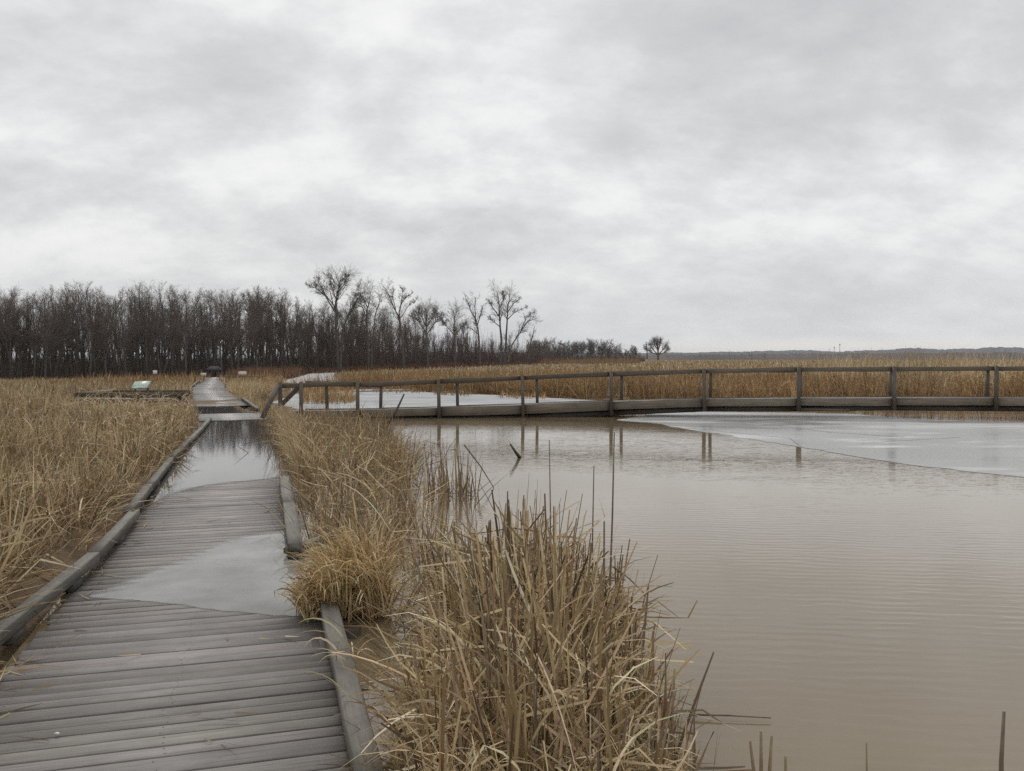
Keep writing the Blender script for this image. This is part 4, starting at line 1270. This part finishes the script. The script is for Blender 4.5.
# ------------------------------------------------------------------ hills, far woods, masts
def ridge_mesh(name, prof, d, mat, depth, kind='structure', z0=-2, rough=.5, step=3):
    """a long low ridge with a sloping front; prof gives crest rows against px"""
    pxs = np.arange(prof[0][0], prof[-1][0], step)
    crest = np.interp(pxs, *zip(*prof)) + rng.normal(0, rough, len(pxs)) * .5
    crest = crest + .5 * np.sin(pxs * .13) * rough
    rows = []
    for (f, dd) in ((0, 0), (.5, depth * .35), (1, depth), (.9, depth * 2)):
        dist = d + dd
        zc = zat(crest, d + depth) if False else (H - (crest - YH) * (d + depth) / F)
        rows.append(np.stack([xat(pxs, dist), np.full(len(pxs), dist), z0 + (zc - z0) * f], -1))
    v = np.stack(rows, 0)
    r_, c_ = v.shape[:2]
    ii = np.arange(r_ * c_).reshape(r_, c_)
    qd = np.stack([ii[:-1, :-1], ii[:-1, 1:], ii[1:, 1:], ii[1:, :-1]], -1).reshape(-1, 4)
    o = link_mesh(name, mesh_np(name, v.reshape(-1, 3), qd, np.full(len(qd), 4)), mat, smooth=True)
    return tag(o, kind=kind)
M_HILL = plain_mat('wooded_hills', (.045, .045, .045), .3, .004, 1)
M_FARWOOD = plain_mat('far_scrub', (.075, .058, .045), .35, .02, 1)
ridge_mesh('hills', [(300, 352), (560, 352.5), (650, 353), (700, 352.3), (750, 351.5), (790, 350.2), (815, 350.6), (840, 351.5), (880, 350), (910, 348.3), (930, 348.3), (950, 349.5), (990, 347.3), (1030, 347.5), (1100, 347), (1250, 349)], 2400, M_HILL, 300)
fs_ = ridge_mesh('far_scrub', [(560, 356), (640, 355.2), (700, 354.6), (800, 353.8), (900, 353), (1000, 352.5), (1250, 353)], 700, M_FARWOOD, 60, 'stuff', -1, .8, 1.2)
tag(fs_, 'dark line of scrub before the hills', 'scrub', kind='stuff')
for (px, top, bot, lab) in ((839.5, 343.5, 353, 'taller of the two faint masts on the far hills'), (834, 346.5, 353, 'shorter of the two faint masts on the far hills')):
    d_ = 2300; x_ = xat(px, d_)
    mt = thing('radio_mast', lab, 'mast', (x_, d_, 0))
    z1 = zat(top, d_)
    m = MB(); m.tube([(0, 0, -1), (0, 0, z1)], [.9, .5], 5, caps=True); m.build('pole', M_STEEL, mt)
    m = MB(); m.tube([(0, 0, z1 - 5), (0, 0, z1 - 2)], [1.6, 1.6], 6, caps=True); m.build('antenna', M_STEEL, mt)
for k, (px, top) in enumerate(((730, 349.5), (741, 351), (752, 350.5), (700, 352), (765, 351.5))):
    d_ = 640; x_ = xat(px, d_)
    place_tree(k, x_, d_, zat(top, d_), 'thin bare tree rising above the far scrub line', 'bare trees above the far scrub')

# ------------------------------------------------------------------ air
M_HAZE = bpy.data.materials.new('haze'); M_HAZE.use_nodes = True
nt = M_HAZE.node_tree; nt.nodes.remove(nt.nodes['Principled BSDF'])
pv = nt.nodes.new('ShaderNodeVolumePrincipled')
pv.inputs['Color'].default_value = (.78, .84, .95, 1); pv.inputs['Density'].default_value = .00011; pv.inputs['Anisotropy'].default_value = 0.0
nt.links.new(pv.outputs[0], nt.nodes['Material Output'].inputs['Volume'])
HAZE = True
if HAZE:
    m = MB()
    a, b = (-5100, -60, -4), (5300, 6100, 60)
    m.add([(x, y, z) for z in (a[2], b[2]) for (x, y) in ((a[0], a[1]), (b[0], a[1]), (b[0], b[1]), (a[0], b[1]))],
          [(0, 3, 2, 1), (4, 5, 6, 7), (0, 1, 5, 4), (1, 2, 6, 5), (2, 3, 7, 6), (3, 0, 4, 7)])
    o = m.build('haze', M_HAZE); tag(o, 'thin pale haze in the air over the marsh', 'haze', kind='stuff')

# ------------------------------------------------------------------ sky, sun, camera
SUN_EL, SUN_AZ = math.radians(48), math.radians(-20)      # azimuth measured from +Y towards +X
w = bpy.data.worlds.new('World'); scene.world = w; w.use_nodes = True
t = NT(w.node_tree)
bg = w.node_tree.nodes['Background']
sky = t.n('ShaderNodeTexSky'); sky.sky_type = 'NISHITA'; sky.sun_disc = False
sky.sun_elevation = SUN_EL; sky.sun_rotation = SUN_AZ; sky.dust_density = 3; sky.air_density = 1.5
tc = t.n('ShaderNodeTexCoord').outputs['Generated']
sx = t.n('ShaderNodeSeparateXYZ'); t.l(tc, sx.inputs[0])
zz = t.math('ADD', t.math('MAXIMUM', sx.outputs['Z'], 0.0), .42)
cv = t.n('ShaderNodeCombineXYZ')
t.l(t.math('DIVIDE', sx.outputs['X'], zz), cv.inputs[0]); t.l(t.math('DIVIDE', sx.outputs['Y'], zz), cv.inputs[1])
n1 = t.noise(t.mapping(cv.outputs[0], (2.0, 2.5, 1), loc=(1.7, .6, 0)), 1.0, 12, .6, .12)
n2 = t.noise(t.mapping(cv.outputs[0], (.8, 1.1, 1), loc=(.2, 2.1, 0)), 1.0, 3, .5, .3)
n3 = t.noise(t.mapping(cv.outputs[0], (6.0, 7.5, 1), loc=(4.1, .3, 0)), 1.0, 12, .62, .1)
nn = t.math('ADD', t.math('ADD', t.math('MULTIPLY', n1, .54), t.math('MULTIPLY', n2, .29)), t.math('MULTIPLY', n3, .18))
cl = t.ramp(nn, [(.34, (.47, .48, .495)), (.455, (.60, .608, .618)), (.51, (.70, .706, .712)), (.555, (.80, .803, .805)), (.64, (.89, .89, .885))])
# overcast veil near the horizon, with the paler strip low on the right
hz = t.n('ShaderNodeMapRange', interpolation_type='SMOOTHSTEP')
t.l(sx.outputs['Z'], hz.inputs['Value']); hz.inputs['From Min'].default_value = .0; hz.inputs['From Max'].default_value = .16
hz.inputs['To Min'].default_value = .8; hz.inputs['To Max'].default_value = 0
veil = t.mix(t.ramp(n1, [(.35, 0.0), (.65, 1.0)]), (.60, .615, .63), (.70, .71, .715))
cl = t.mix(hz.outputs[0], cl, veil)
st = t.n('ShaderNodeMapRange', interpolation_type='SMOOTHSTEP')
t.l(sx.outputs['Z'], st.inputs['Value']); st.inputs['From Min'].default_value = .028; st.inputs['From Max'].default_value = .008
sr = t.n('ShaderNodeMapRange', interpolation_type='SMOOTHSTEP')
t.l(sx.outputs['X'], sr.inputs['Value']); sr.inputs['From Min'].default_value = .05; sr.inputs['From Max'].default_value = .3
cl = t.mix(t.math('MULTIPLY', t.math('MULTIPLY', st.outputs[0], sr.outputs[0]), .85), cl, (.90, .87, .80))
cl = t.mix(1.0, cl, (10, 10, 10), 'MULTIPLY')
out = t.mix(.97, sky.outputs[0], cl)
t.l(out, bg.inputs['Color']); bg.inputs['Strength'].default_value = .1

sl = bpy.data.lights.new('sun', 'SUN'); sl.energy = 1.1; sl.angle = math.radians(22); sl.color = (1, .96, .9)
so = bpy.data.objects.new('sun', sl); COL.objects.link(so)
dv = Vector((math.sin(SUN_AZ) * math.cos(SUN_EL), math.cos(SUN_AZ) * math.cos(SUN_EL), math.sin(SUN_EL)))
so.rotation_euler = dv.to_track_quat('Z', 'Y').to_euler()

cam = bpy.data.cameras.new('camera'); cam.sensor_width = 36; cam.lens = 36 * F / 1024
cam.clip_start = .05; cam.clip_end = 20000
co = bpy.data.objects.new('camera', cam); COL.objects.link(co)
co.location = (0, 0, H); co.rotation_euler = (math.pi / 2 - PITCH, 0, 0)
scene.camera = co
vs = scene.view_settings
vs.view_transform = 'Standard'; vs.look = 'None'; vs.gamma = 1; vs.exposure = .12; vs.use_curve_mapping = False
scene.cycles.use_denoising = False
scene.cycles.denoiser = 'OPENIMAGEDENOISE'
scene.cycles.denoising_input_passes = 'RGB_ALBEDO_NORMAL'
scene.cycles.max_bounces = 6
scene.cycles.volume_bounces = 1
